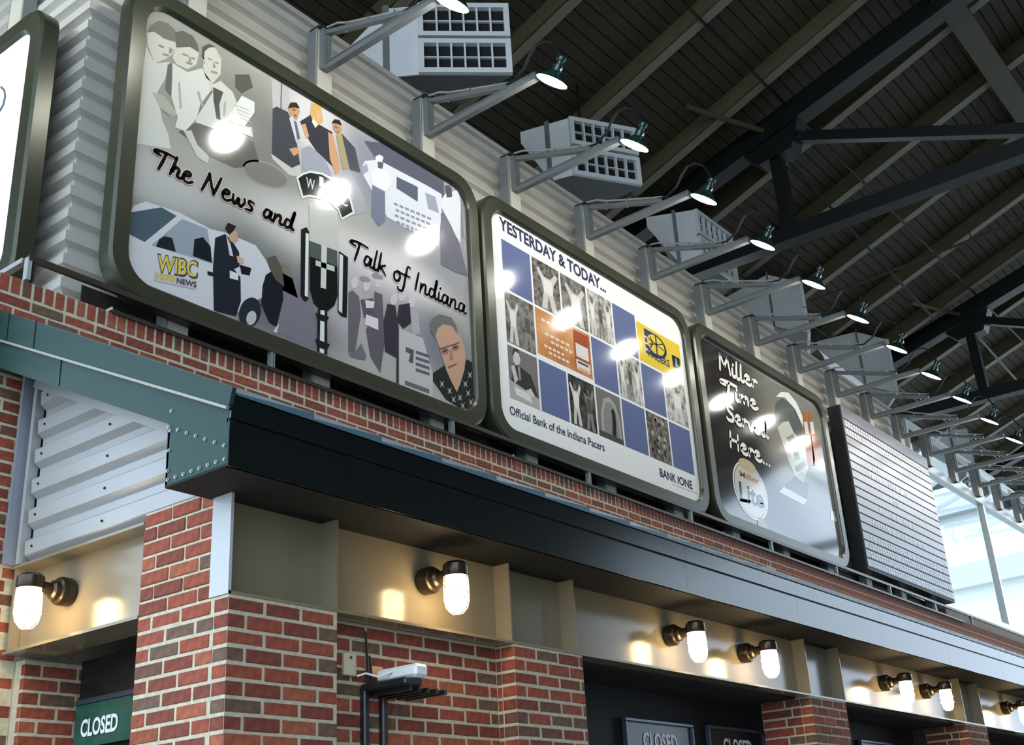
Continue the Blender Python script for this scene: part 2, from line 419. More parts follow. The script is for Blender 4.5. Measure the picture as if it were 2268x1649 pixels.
# gable infill: trapezoidal cladding, cut under the rake
gb=root('wall_gable',(.05,1,.45))
g=MB()
P=.163; zz=.452
y_lo=.13; y_hi=1.605; prof=[]
n=0
while zz<1.45:
    prof+= [(zz,.044),(zz+.028,.008),(zz+.098,.004),(zz+.126,.044)]; zz+=P
vs=[];fs=[]
for (za,xa),(zc,xc) in zip(prof,prof[1:]):
    lo=lambda q: max(y_lo,.149+(q-.715)/SLP+.02) if q>.6 else .13
    ya,yc=lo(za),lo(zc)
    if ya>=y_hi or yc>=y_hi: continue
    k=len(vs); vs+=[(xa,ya,za),(xa,y_hi,za),(xc,y_hi,zc),(xc,yc,zc)]; fs.append((k,k+1,k+2,k+3))
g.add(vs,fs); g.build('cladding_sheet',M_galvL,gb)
g=MB(); g.box(.05,.06,.125,1.70,.44,.70); g.prism([(.06,.2,.70),(.06,1.70,.70),(.06,1.70,1.45)],(.01,0,0)); g.build('backing_sheet',M_black,gb)
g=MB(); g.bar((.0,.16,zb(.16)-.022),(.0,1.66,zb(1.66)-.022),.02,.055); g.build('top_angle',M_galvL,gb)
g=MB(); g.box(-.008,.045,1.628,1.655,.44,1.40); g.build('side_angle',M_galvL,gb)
g=MB(); g.box(-.055,.10,1.68,1.70,.44,1.46); g.build('corner_flashing',mat('blue_grey_trim',srgb(128,134,144),.4),gb)
sc=MB(); sc.lathe([(0,-.004),(.006,-.003),(.007,.002)],6,Matrix.Rotation(-math.pi/2,4,'Y')); scm=sc.mesh('screw_head',M_steelD)
for i in range(6):
    z=.515+i*P
    for y in(1.54,.95):
        if zb(y)-.05>z: link('screw_head',scm,gb,Vector((.002,y,z))-wloc(gb))

# ================================================================ shutters and doors
def shutter(i,x0,x1,label):
    d=root('door_%d'%i,((x0+x1)/2,.30,FLOOR),label=label)
    g=MB(); g.box(x0,x1,.55,.58,FLOOR,.0); g.build('shutter_sheet',M_door,d)
    g=MB(); g.box(x0,x1,.125,.55,-.012,-.0); g.build('head_plate',mat('head_dark',(.01,.01,.012),.8),d)
    return d
shutter(1,2.55,5.58,'navy shutter with two closed signs')
shutter(2,6.24,9.15,'navy shutter beyond the third pier')
shutter(3,9.77,12.7,'far navy shutter')
shutter(4,13.35,16.3,'farthest navy shutter')
d5=root('door_5',(.45,1.1,FLOOR),label='black side door')
g=MB(); g.box(.42,.46,.60,1.66,FLOOR,0); g.build('door_leaf',M_black,d5)
g=MB(); g.box(.375,.42,.60,1.62,-.23,-.205); g.build('door_rail',mat('slate_rail',srgb(58,60,72),.4),d5)
g=MB(); g.box(.30,.42,.60,.64,FLOOR,0); g.build('door_frame',M_black,d5)

# ---- lettering
_fc={}
def text_mesh(body, name='lettering', bold=0.0, shear=0.0):
    key=(body,bold,shear)
    if key in _fc: return _fc[key]
    cu=bpy.data.curves.new('t','FONT'); cu.body=body; cu.offset=bold; cu.shear=shear; cu.resolution_u=3
    ob=bpy.data.objects.new('t',cu); col.objects.link(ob)
    bpy.context.view_layer.update()
    me=bpy.data.meshes.new_from_object(ob.evaluated_get(bpy.context.evaluated_depsgraph_get()))
    vs=[v.co.copy() for v in me.vertices]; fs=[tuple(p.vertices) for p in me.polygons]
    bpy.data.objects.remove(ob); bpy.data.curves.remove(cu); bpy.data.meshes.remove(me)
    x0=min(v.x for v in vs); x1=max(v.x for v in vs); y0=min(v.y for v in vs); y1=max(v.y for v in vs)
    cap=max(v.y for v in vs); _fc[key]=(vs,fs,x0,x1,y0,cap); return _fc[key]
def text_on(parent,body,P0,P1,height,nrm,material,name='lettering',bold=0.0,capfit=True,shear=0.0,upv=None):
    """flat letters from P0 to P1 along a sign; height is the cap height; nrm the outward normal"""
    vs,fs,x0,x1,y0,cap=text_mesh(body,bold=bold,shear=shear)
    P0=Vector(P0);P1=Vector(P1); d=P1-P0; L=d.length; d.normalize(); u=upv or Vector((0,0,1))
    h=height/.69
    par_=list(range(len(vs)))
    def find(i):
        while par_[i]!=i: par_[i]=par_[par_[i]]; i=par_[i]
        return i
    for f in fs:
        for a in f[1:]: par_[find(a)]=find(f[0])
    isl={}
    for i in range(len(vs)): isl.setdefault(find(i),[]).append(i)
    grp=[]
    for I in sorted(isl.values(),key=lambda I:min(vs[i].x for i in I)):
        a=min(vs[i].x for i in I); b=max(vs[i].x for i in I)
        if grp and a<grp[-1][1]-.35*(b-a): grp[-1]=(grp[-1][0],max(b,grp[-1][1]),grp[-1][2]+I)
        else: grp.append((a,b,list(I)))
    for a,b,I in grp:
        mp={i:k for k,i in enumerate(I)}; g=MB()
        g.add([P0+d*((vs[i].x-x0)/(x1-x0)*L)+u*(vs[i].y*h)+Vector(nrm) for i in I],[tuple(mp[i] for i in f) for f in fs if f[0] in mp])
        g.build('letter',material,parent)

def closed_sign(pxl,pyt,pxr,label,Y=.51):
    a=at(pxl,pyt,Y); b=at(pxr,pyt+(pxr-pxl)*.115,Y)
    x0,x1,zt=a.x,b.x,a.z
    h=.30
    t=thing('closed_sign',((x0+x1)/2,Y,zt-h),label,'sign','closed signs on the shutters')
    g=MB(); g.box(x0+.02,x1-.02,Y+.012,Y+.03,zt-h+.02,zt-.02); g.build('sign_plate',mat('dark_green_plate',srgb(28,40,38),.3),t)
    for q in((x0,x1,zt-.022,zt),(x0,x1,zt-h,zt-h+.022)):
        g=MB(); g.cbox(q[0],q[1],Y-.01,Y+.03,q[2],q[3],.004); g.build('sign_frame',mat('slate_frame',srgb(74,84,104),.3,metal=.3),t)
    for q in((x0,x0+.022),(x1-.022,x1)):
        g=MB(); g.cbox(q[0],q[1],Y-.01,Y+.03,zt-h+.022,zt-.022,.004); g.build('sign_frame',mat('slate_frame',None),t)
    xm=(x0+x1)/2; w=(x1-x0)*.25
    text_on(t,'CLOSED',(xm-w,Y+.008,zt-.185),(xm+w,Y+.008,zt-.185),.10,(0,0,0),mat('sign_white',(.8,.82,.82),.5),bold=.03)
closed_sign(1383,1587,1533,'framed green CLOSED sign under the second wall lamp')
closed_sign(1567,1604,1692,'framed green CLOSED sign under the third wall lamp')
closed_sign(1905,1637,1975,'framed sign on the shutter beyond the third pier')
t=thing('closed_sign',(.38,1.1,-.425),'green glass CLOSED band on the black side door','sign','closed signs on the shutters')
g=MB(); g.box(.37,.38,.64,1.60,-.44,-.235); g.build('sign_plate',mat('green_glass',srgb(40,84,70),.15,var=.25,scale=6),t)
Pa=atx(176,1622,.36); Pb=atx(259,1596,.36)
vs,fs,x0,x1,y0,cap=text_mesh('CLOSED',bold=.02)
za=(Pa.z+Pb.z)/2-.03
text_on(t,'CLOSED',(.365,Pa.y,za),(.365,Pb.y,za),.078,(0,0,0),mat('sign_white',None),bold=.03)

# ================================================================ jar lamps
def make_jar():
    t=thing('jar_lamp',(0,0,0),'x','wall lamp','caged jar lamps on the beam')
    # local: wall at y=0, projects to -y
    R=Matrix.Rotation(math.pi/2,4,'X')
    g=MB(); g.lathe([(0,0),(.066,0),(.07,.010),(.07,.060),(.064,.072),(.048,.076),(.046,.10),(.034,.11),(0,.11)],16,R); g.build('wall_box',M_bronze,t,True)
    for z in(.045,-.045):
        g=MB(); g.lathe([(0,0),(.009,0),(.009,.006),(0,.008)],8,Matrix.Translation((0,-.068,z))@R); g.build('box_screw',M_bolt,t)
    g=MB(); g.tube([(0,-.09,0),(0,-.14,.004),(0,-.19,.006)],[.032,.030,.040],12); g.build('arm',M_bronze,t,True)
    g=MB(); g.lathe([(0,.062),(.045,.060),(.064,.045),(.066,0),(.060,-.012),(0,-.012)],18,Matrix.Translation((0,-.215,0))); g.build('cap',M_bronze,t,True)
    g=MB(); g.lathe([(.052,-.012),(.056,-.04),(.056,-.13),(.048,-.165),(.028,-.188),(0,-.195)],18,Matrix.Translation((0,-.215,0))); gl=g.build('jar_glass',M_jar,t,True)
    cg=MB()
    for k in range(6):
        a=k*math.pi/3+.3; ca,sa=math.cos(a),math.sin(a)
        cg.tube([(ca*r,sa*r-.215,z) for r,z in((.060,-.01),(.063,-.06),(.063,-.13),(.054,-.17),(.03,-.197),(0,-.203))],.0025,5)
    for z,r in((-.075,.0635),(-.125,.0635)):
        cg.tube([(math.cos(q*math.pi/9)*r,math.sin(q*math.pi/9)*r-.215,z) for q in range(19)],.0025,5,cap=False)
    cg.build('wire_cage',M_shadein,t)
    return t
jar0=make_jar(); first=True
def jar(px,py,label,side=False):
    global first
    if side:
        P=atx(px,py,.10); rz=-math.pi/2
    else:
        P=at(px,py,.108); rz=0
    o=jar0 if first else copy_tree(jar0); first=False
    o.location=P; o.rotation_euler=(0,0,rz); o['label']=label
jar(938,1288,'caged jar lamp above the brick wall with the router')
jar(1478,1408,'caged jar lamp nearest the second pier, above a CLOSED sign')
jar(1642,1447,'caged jar lamp right of the first one above the navy shutter')
jar(1952,1513,'caged jar lamp just past the third pier')
jar(2043,1531,'caged jar lamp before the far fourth pier')
jar(2221,1568,'caged jar lamp past the far fourth pier')
jar(156,1312,'caged jar lamp over the side doorway',True)

# ================================================================ router shelf on the infill wall
Y0=.12
a=at(812,1505,-.05)
t=thing('router_shelf',(a.x,Y0,a.z-.55),'black bracket shelf holding a white router on the brick wall','shelf')
xs0=at(812,1560,.09).x; xs1=at(853,1570,.09).x; zt=at(830,1505,-.02).z
for x in(xs0,xs1):
    g=MB(); g.cbox(x-.018,x+.018,.085,.119,zt-.42,zt-.01,.006); g.build('bracket_leg',M_black,t)
xr=at(925,1500,-.12).x
g=MB(); g.cbox(xs0-.02,xr-.02,-.17,.115,zt-.035,zt-.0,.008)
for i in range(5): g.box(xs0+.03+i*.06,xs0+.05+i*.06,-.15,.10,zt-.055,zt-.035)
g.build('tray',M_black,t)
rt=thing('router',(xs0+.15,-.05,zt+.001),'white router box with black antennas on the shelf','router')
g=MB(); g.cbox(xs0+.03,xr,-.19,.06,zt+.004,zt+.062,.012); g.build('casing',M_white,rt)
g=MB(); g.cbox(xs0+.05,xr-.03,-.17,.05,zt+.001,zt+.006,.001); g.build('foot_plate',M_white,rt)
g=MB(); g.cbox(xs0+.02,xs0+.10,.07,.115,zt+.03,zt+.085,.008); g.build('power_unit',mat('amber_unit',srgb(196,150,110),.5),rt)
for x,l in((xs0-.005,.24),(xr-.10,.13)):
    g=MB(); g.tube([(x,.075,zt+.0),(x-.008,.08,zt+l)],[.009,.005],8); g.build('antenna',M_black,rt)
t=thing('wall_socket',(.75,.11,-.30),'cream electrical plate on the brick wall beside the router','socket')
p=at(763,1443,.10); q=at(790,1507,.10)
g=MB(); g.cbox(p.x,q.x,.098,.119,q.z+.02,p.z,.004); g.build('cover_plate',mat('cream_plate',srgb(190,184,160),.5),t)
g=MB(); g.lathe([(0,0),(.006,0),(.006,.005),(0,.006)],8,Matrix.Translation(((p.x+q.x)/2,.098,(p.z+q.z)/2+.04))@Matrix.Rotation(math.pi/2,4,'X')); g.build('plate_screw',M_bronze,t)
g=MB(); g.tube([(q.x-.005,.092,q.z+.02),(q.x+.02,.06,q.z+.03),(xs0-.01,.0,zt+.02),(xs0+.022,-.05,zt+.04)],.005,8)
tag(g.build('router_cable',M_white),'thin white cable from the wall socket to the router','cable')

# ================================================================ upper clad wall
PIT=.1628
CD=.050
def off(z):
    f=((z-2.30)/PIT)%1.0
    if f<.10: return CD*f/.10
    if f<.52: return CD
    if f<.62: return CD*(1-(f-.52)/.10)
    return 0.0
zz=[2.042]; k=-3
WT=5.53
while True:
    base=2.30+k*PIT
    for f in(0,.10,.30,.31,.52,.62):
        z=base+f*PIT
        if 2.05<z<WT: zz.append(z)
    if base>WT: break
    k+=1
zz.append(WT)
XC=.40; YW=2.175; XEND=15.55
def clad(name,path,mt):
    g=MB()
    for (za,zb_) in zip(zz,zz[1:]):
        oa=off(za-1e-6) if za>zz[0] else 0; ob=off(zb_-1e-6)
        oa=off(za+1e-6) if abs(((za-2.30)/PIT)%1)<1e-3 else off(za); ob=off(zb_)
        A=path(oa);Bq=path(ob)
        g.add([(A[0][0],A[0][1],za),(A[1][0],A[1][1],za),(Bq[1][0],Bq[1][1],zb_),(Bq[0][0],Bq[0][1],zb_)],[(0,1,2,3)])
    return struct(g,name,mt)
clad('wall_upper',lambda o:((XC-o,YW-o),(XEND,YW-o)),M_galv)
clad('wall_side',lambda o:((XC-o,8.2),(XC-o,YW-o)),M_galv)
g=MB(); g.box(XC+.03,XEND,YW+.02,YW+.06,2.04,WT-.02); g.box(XC+.03,XC+.07,YW+.02,8.2,2.04,WT-.02); struct(g,'wall_lining',M_gap)
g=MB(); g.box(XC-.05,XEND+8.5,YW-.05,YW+.07,WT,WT+.05); g.box(XC-.05,XC+.07,YW+.07,8.2,WT,WT+.05); struct(g,'trim_1',M_galv)

# dark ledge tray and rail below the signs
ld=thing('ledge_tray',(8,1.8,2.05),'dark steel tray lying along the top of the brick wall','ledge')
for a,b in((.456,4.30),(4.30,7.9),(7.9,11.6),(11.6,15.5)):
    g=MB(); g.box(a+.003,b-.003,1.722,1.925,2.050,2.060); g.box(a+.003,b-.003,1.722,1.728,2.036,2.052); g.build('tray_sheet',M_steelD,ld)
    g=MB(); g.box(a-.004,a+.006,1.718,1.92,2.05,2.068); g.build('lit_lap_end',M_galvL,ld)  # pale colour stands for light on the end faces of the dark sheets
g=MB(); g.box(.46,15.5,2.065,2.075,2.05,2.34); struct(g,'trim_gap_shade',M_steelD)  # dark strip added as the shade of the gap behind the posts
rl=thing('guard_rail',(8,1.74,2.06),'low dark rail on short posts along the foot of the signs','rail')
YRL=1.735; ZRL=2.205
g=MB(); g.box(-.085,23.5,YRL-.012,YRL+.05,ZRL-.014,ZRL); g.box(-.085,23.5,YRL-.012,YRL-.004,ZRL-.034,ZRL-.014); g.build('rail_bar',M_steelD,rl)
rs=thing('guard_rail',(-.07,3.5,2.06),'low pale rail returning along the side wall','rail')
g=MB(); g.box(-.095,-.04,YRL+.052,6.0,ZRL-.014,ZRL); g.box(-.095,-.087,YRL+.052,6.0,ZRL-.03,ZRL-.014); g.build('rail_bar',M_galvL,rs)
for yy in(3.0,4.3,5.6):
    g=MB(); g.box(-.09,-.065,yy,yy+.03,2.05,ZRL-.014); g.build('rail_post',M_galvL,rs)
pm=MB(); pm.box(-.022,-.004,-.01,.03,0,.138); pm.box(.004,.012,-.01,.03,0,.138)
pmm=pm.mesh('rail_post',M_post)
for px,py in((604,800),(1003,935),(1306,1060),(1531,1140),(1710,1210),(1854,1265),(1973,1310),(2072,1345),(2153,1375)):
    x=at(px,py,YRL).x; link('rail_post',pmm,rl,Vector((x,YRL,2.062))-wloc(rl))
g=MB(); g.box(-.09,-.065,YRL-.01,YRL+.03,2.052,ZRL-.014); g.build('rail_post',M_galvL,rl)
g=MB(); g.box(-.058,-.045,YRL-.01,YRL+.03,2.052,ZRL-.014); g.build('rail_post',M_black,rl)

# ================================================================ sign boards
YB=1.83; PY=1.862      # frame front and printed face
def rrect(x0,x1,z0,z1,r,n=8):
    P=[]
    for cx,cz,a0 in((x1-r,z1-r,0),(x0+r,z1-r,90),(x0+r,z0+r,180),(x1-r,z0+r,270)):
        for i in range(n+1):
            a=math.radians(a0+90*i/n); P.append((cx+r*math.cos(a),cz+r*math.sin(a)))
    return P
def frame_mesh(g,outer,inner,y0,y1,ch=.018):
    n=len(outer); V=[]
    def ring(pts,y): 
        k=len(V); V.extend([(x,y,z) for x,z in pts]); return k
    cxo=sum(p[0] for p in outer)/n; czo=sum(p[1] for p in outer)/n
    sh=lambda pts,d:[(x+(d if x<cxo else -d),z+(d if z<czo else -d)) for x,z in pts]
    rings=[ring(outer,y1),ring(outer,y0+ch),ring(sh(outer,ch),y0),ring(sh(inner,-ch*.7),y0),ring(inner,y0+ch),ring(inner,y0+.055)]
    F=[]
    for a,b in zip(rings,rings[1:]):
        for i in range(n): F.append((a+i,a+(i+1)%n,b+(i+1)%n,b+i))
    F.append(tuple(rings[0]+i for i in range(n)))
    g.add(V,F)
def board(name,x0,x1,z0,z1,label,panel_mat,inner=(.14,.14,.125,.14),ro=.27,ri=.20):
    t=thing(name,((x0+x1)/2,YB,z0),label,'billboard','sign boards above the brick wall')
    o=rrect(x0,x1,z0,z1,ro); i=rrect(x0+inner[0],x1-inner[1],z0+inner[2],z1-inner[3],ri)
    g=MB(); frame_mesh(g,o,i,YB-.012,YB+.105); g.build('frame',M_frame,t,True)
    g=MB(); pts=rrect(x0+inner[0]-.004,x1-inner[1]+.004,z0+inner[2]-.004,z1-inner[3]+.004,ri)
    g.add([(x,PY,z) for x,z in pts],[tuple(range(len(pts)))]); g.add([(x,PY+.012,z) for x,z in pts],[tuple(range(len(pts)))])
    pn=g.build('face_panel',panel_mat,t)
    return t,pn
LY=[0]
def ink(r,g,b):
    if b>r+4:                      # bluish inks greyed to offset the blue skylight
        m_=(r+g+b)/3; r,g,b=[int(c+(m_-c)*.4) for c in (r,g,b)]
    return mat('ink_%d_%d_%d'%(r,g,b),srgb(r,g,b),.10,coat=.3)
def photo_ink(name,a,b,scale):
    return mat(name,srgb(*a),.10,coat=.3,rgb2=srgb(*b),scale=scale)
def decal(par,name,px,material,layer):
    g=MB(); g.add([(p.x,PY-.0008-.0004*layer,p.z) for p in (at(x,y,PY) for x,y in px)],[tuple(range(len(px)))])
    return g.build(name,material,par)
def decal_xz(par,name,pts,material,layer):
    g=MB(); g.add([(x,PY-.0008-.0004*layer,z) for x,z in pts],[tuple(range(len(pts)))]); return g.build(name,material,par)
def ell(cx,cy,rx,ry,n=20,a0=0,a1=360,tilt=0):
    t=math.radians(tilt); P=[]
    for i in range(n+(0 if a1-a0>=360 else 1)):
        a=math.radians(a0+(a1-a0)*i/n); x=rx*math.cos(a); y=ry*math.sin(a)
        P.append((cx+x*math.cos(t)-y*math.sin(t),cy+x*math.sin(t)+y*math.cos(t)))
    return P
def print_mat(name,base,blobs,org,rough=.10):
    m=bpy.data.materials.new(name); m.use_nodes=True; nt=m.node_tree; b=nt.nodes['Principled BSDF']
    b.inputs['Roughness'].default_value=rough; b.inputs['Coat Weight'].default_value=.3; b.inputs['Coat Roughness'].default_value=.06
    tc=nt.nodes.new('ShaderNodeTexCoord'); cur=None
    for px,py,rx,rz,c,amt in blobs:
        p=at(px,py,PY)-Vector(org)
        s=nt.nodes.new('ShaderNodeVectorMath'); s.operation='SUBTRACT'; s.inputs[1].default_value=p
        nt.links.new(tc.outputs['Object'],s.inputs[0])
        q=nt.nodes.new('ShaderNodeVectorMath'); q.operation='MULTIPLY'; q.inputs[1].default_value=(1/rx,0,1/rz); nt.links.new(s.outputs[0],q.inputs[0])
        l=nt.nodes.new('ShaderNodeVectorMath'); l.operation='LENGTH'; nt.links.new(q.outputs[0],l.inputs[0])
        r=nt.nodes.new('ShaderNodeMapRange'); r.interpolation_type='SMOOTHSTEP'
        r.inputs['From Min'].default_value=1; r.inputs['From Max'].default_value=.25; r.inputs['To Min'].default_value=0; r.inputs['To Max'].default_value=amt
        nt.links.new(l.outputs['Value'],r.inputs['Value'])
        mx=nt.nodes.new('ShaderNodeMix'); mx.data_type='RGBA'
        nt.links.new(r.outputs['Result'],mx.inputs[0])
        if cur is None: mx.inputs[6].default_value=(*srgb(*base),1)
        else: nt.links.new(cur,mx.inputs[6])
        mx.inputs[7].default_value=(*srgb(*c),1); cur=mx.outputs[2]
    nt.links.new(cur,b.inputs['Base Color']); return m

GL={'T':([[(.1,.74),(-.16,.80),(-.08,.93),(.3,.99),(.72,.95)],[(.3,.98),(.22,.5),(.12,0)]],.58),
'h':([[(.15,1.05),(.08,.5),(0,0)],[(.02,.2),(.2,.5),(.32,.42),(.28,.1),(.38,.02),(.5,.12)]],.5),
'e':([[(.02,.28),(.25,.36),(.28,.52),(.14,.55),(.02,.3),(.08,.05),(.25,0),(.42,.15)]],.45),
'N':([[(0,-.05),(.12,.5),(.2,1.0)],[(.2,1.0),(.36,.4),(.5,.0)],[(.5,0),(.6,.5),(.7,1.05)]],.84),
'w':([[(.02,.5),(.05,.1),(.15,.02),(.27,.42),(.32,.08),(.42,.02),(.55,.3),(.52,.52)]],.62),
's':([[(.34,.5),(.15,.54),(.12,.38),(.28,.22),(.24,.03),(.02,.02)]],.44),
'a':([[(.32,.48),(.12,.5),(.02,.2),(.1,.02),(.25,.15),(.35,.48),(.33,.1),(.42,.02),(.5,.1)]],.5),
'n':([[(.03,.5),(.0,0)],[(.02,.2),(.18,.5),(.3,.45),(.28,.1),(.36,.02),(.46,.1)]],.5),
'd':([[(.3,.45),(.1,.48),(.02,.18),(.12,.02),(.28,.2),(.42,1.05)],[(.42,1.05),(.34,.4),(.38,.03),(.48,.08)]],.54),
'l':([[(.12,1.05),(.05,.5),(.03,.06),(.13,.02),(.2,.1)]],.24),
'k':([[(.1,1.05),(.05,.5),(0,0)],[(.36,.5),(.06,.25),(.22,.2),(.4,-.02)]],.45),
'o':([[(.2,.52),(.03,.35),(.06,.04),(.26,.04),(.34,.34),(.2,.52),(.42,.5)]],.42),
'f':([[(.45,1.0),(.3,1.0),(.22,.5),(.12,-.3),(-.08,-.42),(-.16,-.28)],[(.02,.5),(.45,.52)]],.42),
'I':([[(.12,1.0),(.05,.5),(.0,0)]],.26),
'i':([[(.04,.5),(.02,.08),(.1,.02),(.18,.1)],[(.09,.70),(.12,.78)]],.22),
'M':([[(0,0),(.1,1.0)],[(.1,1.0),(.28,.35)],[(.28,.35),(.5,1.0)],[(.5,1.0),(.56,0)]],.68),
'r':([[(.03,.5),(0,0)],[(.02,.25),(.15,.5),(.3,.46)]],.34),
'm':([[(.03,.5),(0,0)],[(.02,.25),(.15,.5),(.24,.4),(.22,0)],[(.23,.25),(.36,.5),(.46,.42),(.45,.0)]],.6),
'S':([[(.45,.9),(.25,1.0),(.08,.85),(.2,.58),(.4,.4),(.35,.08),(.1,0),(0,.12)]],.54),
'v':([[(.02,.5),(.14,.0),(.34,.5)]],.38),
'H':([[(.08,1),(0,0)],[(.5,1),(.42,0)],[(.02,.5),(.48,.55)]],.6),
'.':([[(.03,.0),(.07,.05)]],.17),' ':([],.38)}
def smooth(pts,n=5):
    if len(pts)<3: return [Vector((*p,)) for p in pts]
    P=[Vector(p) for p in pts]; P=[P[0]]+P+[P[-1]]; out=[]
    for i in range(1,len(P)-2):
        for k in range(n):
            t=k/n; a,b,c,d=P[i-1],P[i],P[i+1],P[i+2]
            out.append(.5*((2*b)+(c-a)*t+(2*a-5*b+4*c-d)*t*t+(3*b-a-3*c+d)*t**3))
    out.append(P[-2]); return out
def script(par,body,pa,pb,cap_px,wid,material,layer,halo=None,name='script_lettering',lean=.0):
    A=at(*pa,PY); Bv=at(*pb,PY); H=(at(pa[0],pa[1]-cap_px,PY)-A).z
    adv=sum(GL[c][1] for c in body); L=(Bv-A).length; d=(Bv-A).normalized(); sx=L/adv
    x=0
    for ch in body:
        st,ad=GL[ch]; g=MB(); gh=MB()
        for s in st:
            pts=smooth(s); W=[A+d*((x+p[0]+lean*p[1])*sx)+Vector((0,0,p[1]*H)) for p in pts]
            for mb,w,lay in((g,wid,layer),)+(((gh,halo[1],layer-1),) if halo else ()):
                n=len(W); lp=[];rp=[]
                for i,p in enumerate(W):
                    t=(W[min(i+1,n-1)]-W[max(i-1,0)]); t.y=0; t.normalize(); nn=Vector((-t.z,0,t.x))
                    k=.75+.25*math.sin(math.pi*i/max(1,n-1)); lp.append(p+nn*w/2*k); rp.append(p-nn*w/2*k)
                t0=(W[1]-W[0]).normalized()*w*.4; t1=(W[-1]-W[-2]).normalized()*w*.4
                V=[W[0]-t0]+lp+rp+[W[-1]+t1]; F=[(0,1,n+1)]+[(i,i+1,n+i+1,n+i) for i in range(1,n)]+[(n,2*n+1,2*n)]
                mb.add([(v.x,PY-.0008-.0004*lay,v.z) for v in V],F)
        x+=ad
        if halo and gh.v: gh.build('letter_outline',halo[0],par)
        if g.v: g.build('letter',material,par)
def label_text(par,body,pa,pb,cap_px,material,layer,bold=0.0,shear=0.0,name='lettering'):
    A=at(*pa,PY); Bv=at(*pb,PY); H=(at(pa[0],pa[1]-cap_px,PY)-A).z
    A.y=Bv.y=PY-.0008-.0004*layer
    return text_on(par,body,A,Bv,H,(0,0,0),material,name,bold=bold,shear=shear)

# ---------------------------------------------------------------- board 1: radio billboard
BX=[(.469,4.123),(4.174,7.893),(7.984,11.578)]; BZ0,BZ1=2.243,4.642
org1=((BX[0][0]+BX[0][1])/2,YB,BZ0)
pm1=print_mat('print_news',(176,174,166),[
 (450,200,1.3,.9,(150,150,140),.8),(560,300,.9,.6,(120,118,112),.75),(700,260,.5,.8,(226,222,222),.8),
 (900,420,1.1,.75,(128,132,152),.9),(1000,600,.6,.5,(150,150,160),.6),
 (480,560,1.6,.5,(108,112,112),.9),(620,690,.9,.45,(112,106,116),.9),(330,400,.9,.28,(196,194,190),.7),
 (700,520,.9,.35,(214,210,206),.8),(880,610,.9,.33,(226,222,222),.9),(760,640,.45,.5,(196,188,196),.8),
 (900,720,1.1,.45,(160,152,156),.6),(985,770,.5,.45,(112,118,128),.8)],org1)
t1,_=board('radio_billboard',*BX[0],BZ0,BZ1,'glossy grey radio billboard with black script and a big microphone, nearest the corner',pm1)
D=lambda n,px,c,l: decal(t1,n,px,ink(*c),l)
SK=(206,202,188); SH=(206,206,196); GR=(112,110,102)
D('printed_table',[(395,292),(432,273),(520,290),(562,316),(575,365),(520,372),(462,346),(437,322)],(104,102,96),1)
D('printed_head',[(326,73),(342,70),(365,87),(390,95),(390,115),(365,132),(342,140),(326,98)],SK,1)
D('printed_hair',[(326,72),(334,56),(351,46),(372,52),(388,67),(393,92),(378,88),(362,84),(340,70)],(126,122,110),2)
D('printed_shirt',[(323,101),(342,140),(376,137),(365,176),(348,204),(359,265),(373,299),(378,330),(300,318),(304,240)],SH,1)
D('printed_tie',[(371,143),(380,140),(381,215),(366,198)],GR,2)
D('printed_arm',[(337,204),(362,212),(393,251),(382,263),(354,238)],(178,174,160),3)
D('printed_head',[(387,106),(421,104),(440,118),(435,143),(415,154),(390,142),(382,128)],SK,2)
D('printed_hair',[(387,72),(404,68),(426,79),(436,95),(441,114),(421,104),(390,105)],(110,106,96),3)
D('printed_shirt',[(382,140),(415,160),(448,151),(468,199),(443,232),(435,263),(410,291),(387,282),(393,260),(379,215)],(214,214,204),4)
D('printed_arm',[(407,291),(423,288),(437,321),(462,346),(460,363),(437,349)],(196,194,182),4)
D('printed_head',[(449,106),(462,101),(477,107),(490,132),(488,165),(471,185),(455,172),(449,150)],SK,5)
D('printed_hair',[(446,124),(448,104),(462,97),(477,104),(462,106),(453,114),(451,134)],(96,92,84),6)
D('printed_shirt',[(449,156),(471,187),(488,179),(515,204),(524,227),(502,263),(507,288),(482,288),(432,271),(436,258),(471,204)],(208,208,198),5)
D('printed_tie',[(471,193),(494,204),(485,232),(488,266),(479,263),(472,221)],(92,90,84),6)
D('printed_paper',[(535,212),(563,226),(563,249),(541,280),(499,266)],(226,226,218),6)
D('printed_paper',[(513,277),(557,282),(560,305),(521,289)],(206,206,196),6)
D('printed_camera',[(521,165),(552,165),(560,193),(535,207),(521,193)],(96,94,86),1)
decal(t1,'printed_hoop',ell(588,385,54,26,24,tilt=22),ink(150,148,142),1); decal(t1,'printed_hoop',ell(588,386,50,22,24,tilt=22),ink(128,126,120),2)
D('printed_curtain',[(600,170),(640,195),(640,240),(604,240)],(190,188,184),1)
D('printed_pole',[(622,180),(625,181),(623,248),(620,247)],(120,116,124),2)
D('printed_jacket',[(604,241),(612,236),(637,248),(652,281),(664,364),(646,372),(602,340)],(74,74,84),3)
D('printed_head',[(637,238),(650,228),(664,246),(657,266),(642,256)],(196,150,116),3)
D('printed_hair',[(637,240),(643,227),(656,227),(664,240),(650,238)],(60,50,44),4)
D('printed_jacket',[(664,269),(688,254),(705,275),(735,292),(750,358),(738,370),(700,334),(684,310)],(62,62,72),4)
D('printed_hair',[(686,250),(690,232),(702,227),(711,238),(715,270),(703,278),(692,268)],(214,176,104),5)
D('printed_head',[(700,244),(711,248),(710,265),(702,266)],(220,176,136),6)
D('printed_arm',[(668,276),(676,274),(684,302),(678,308)],(214,160,120),5)
D('printed_arm',[(726,292),(736,298),(753,375),(744,388),(730,352)],(206,156,116),6)
D('printed_jacket',[(756,295),(786,328),(798,382),(775,376)],(80,80,92),4)
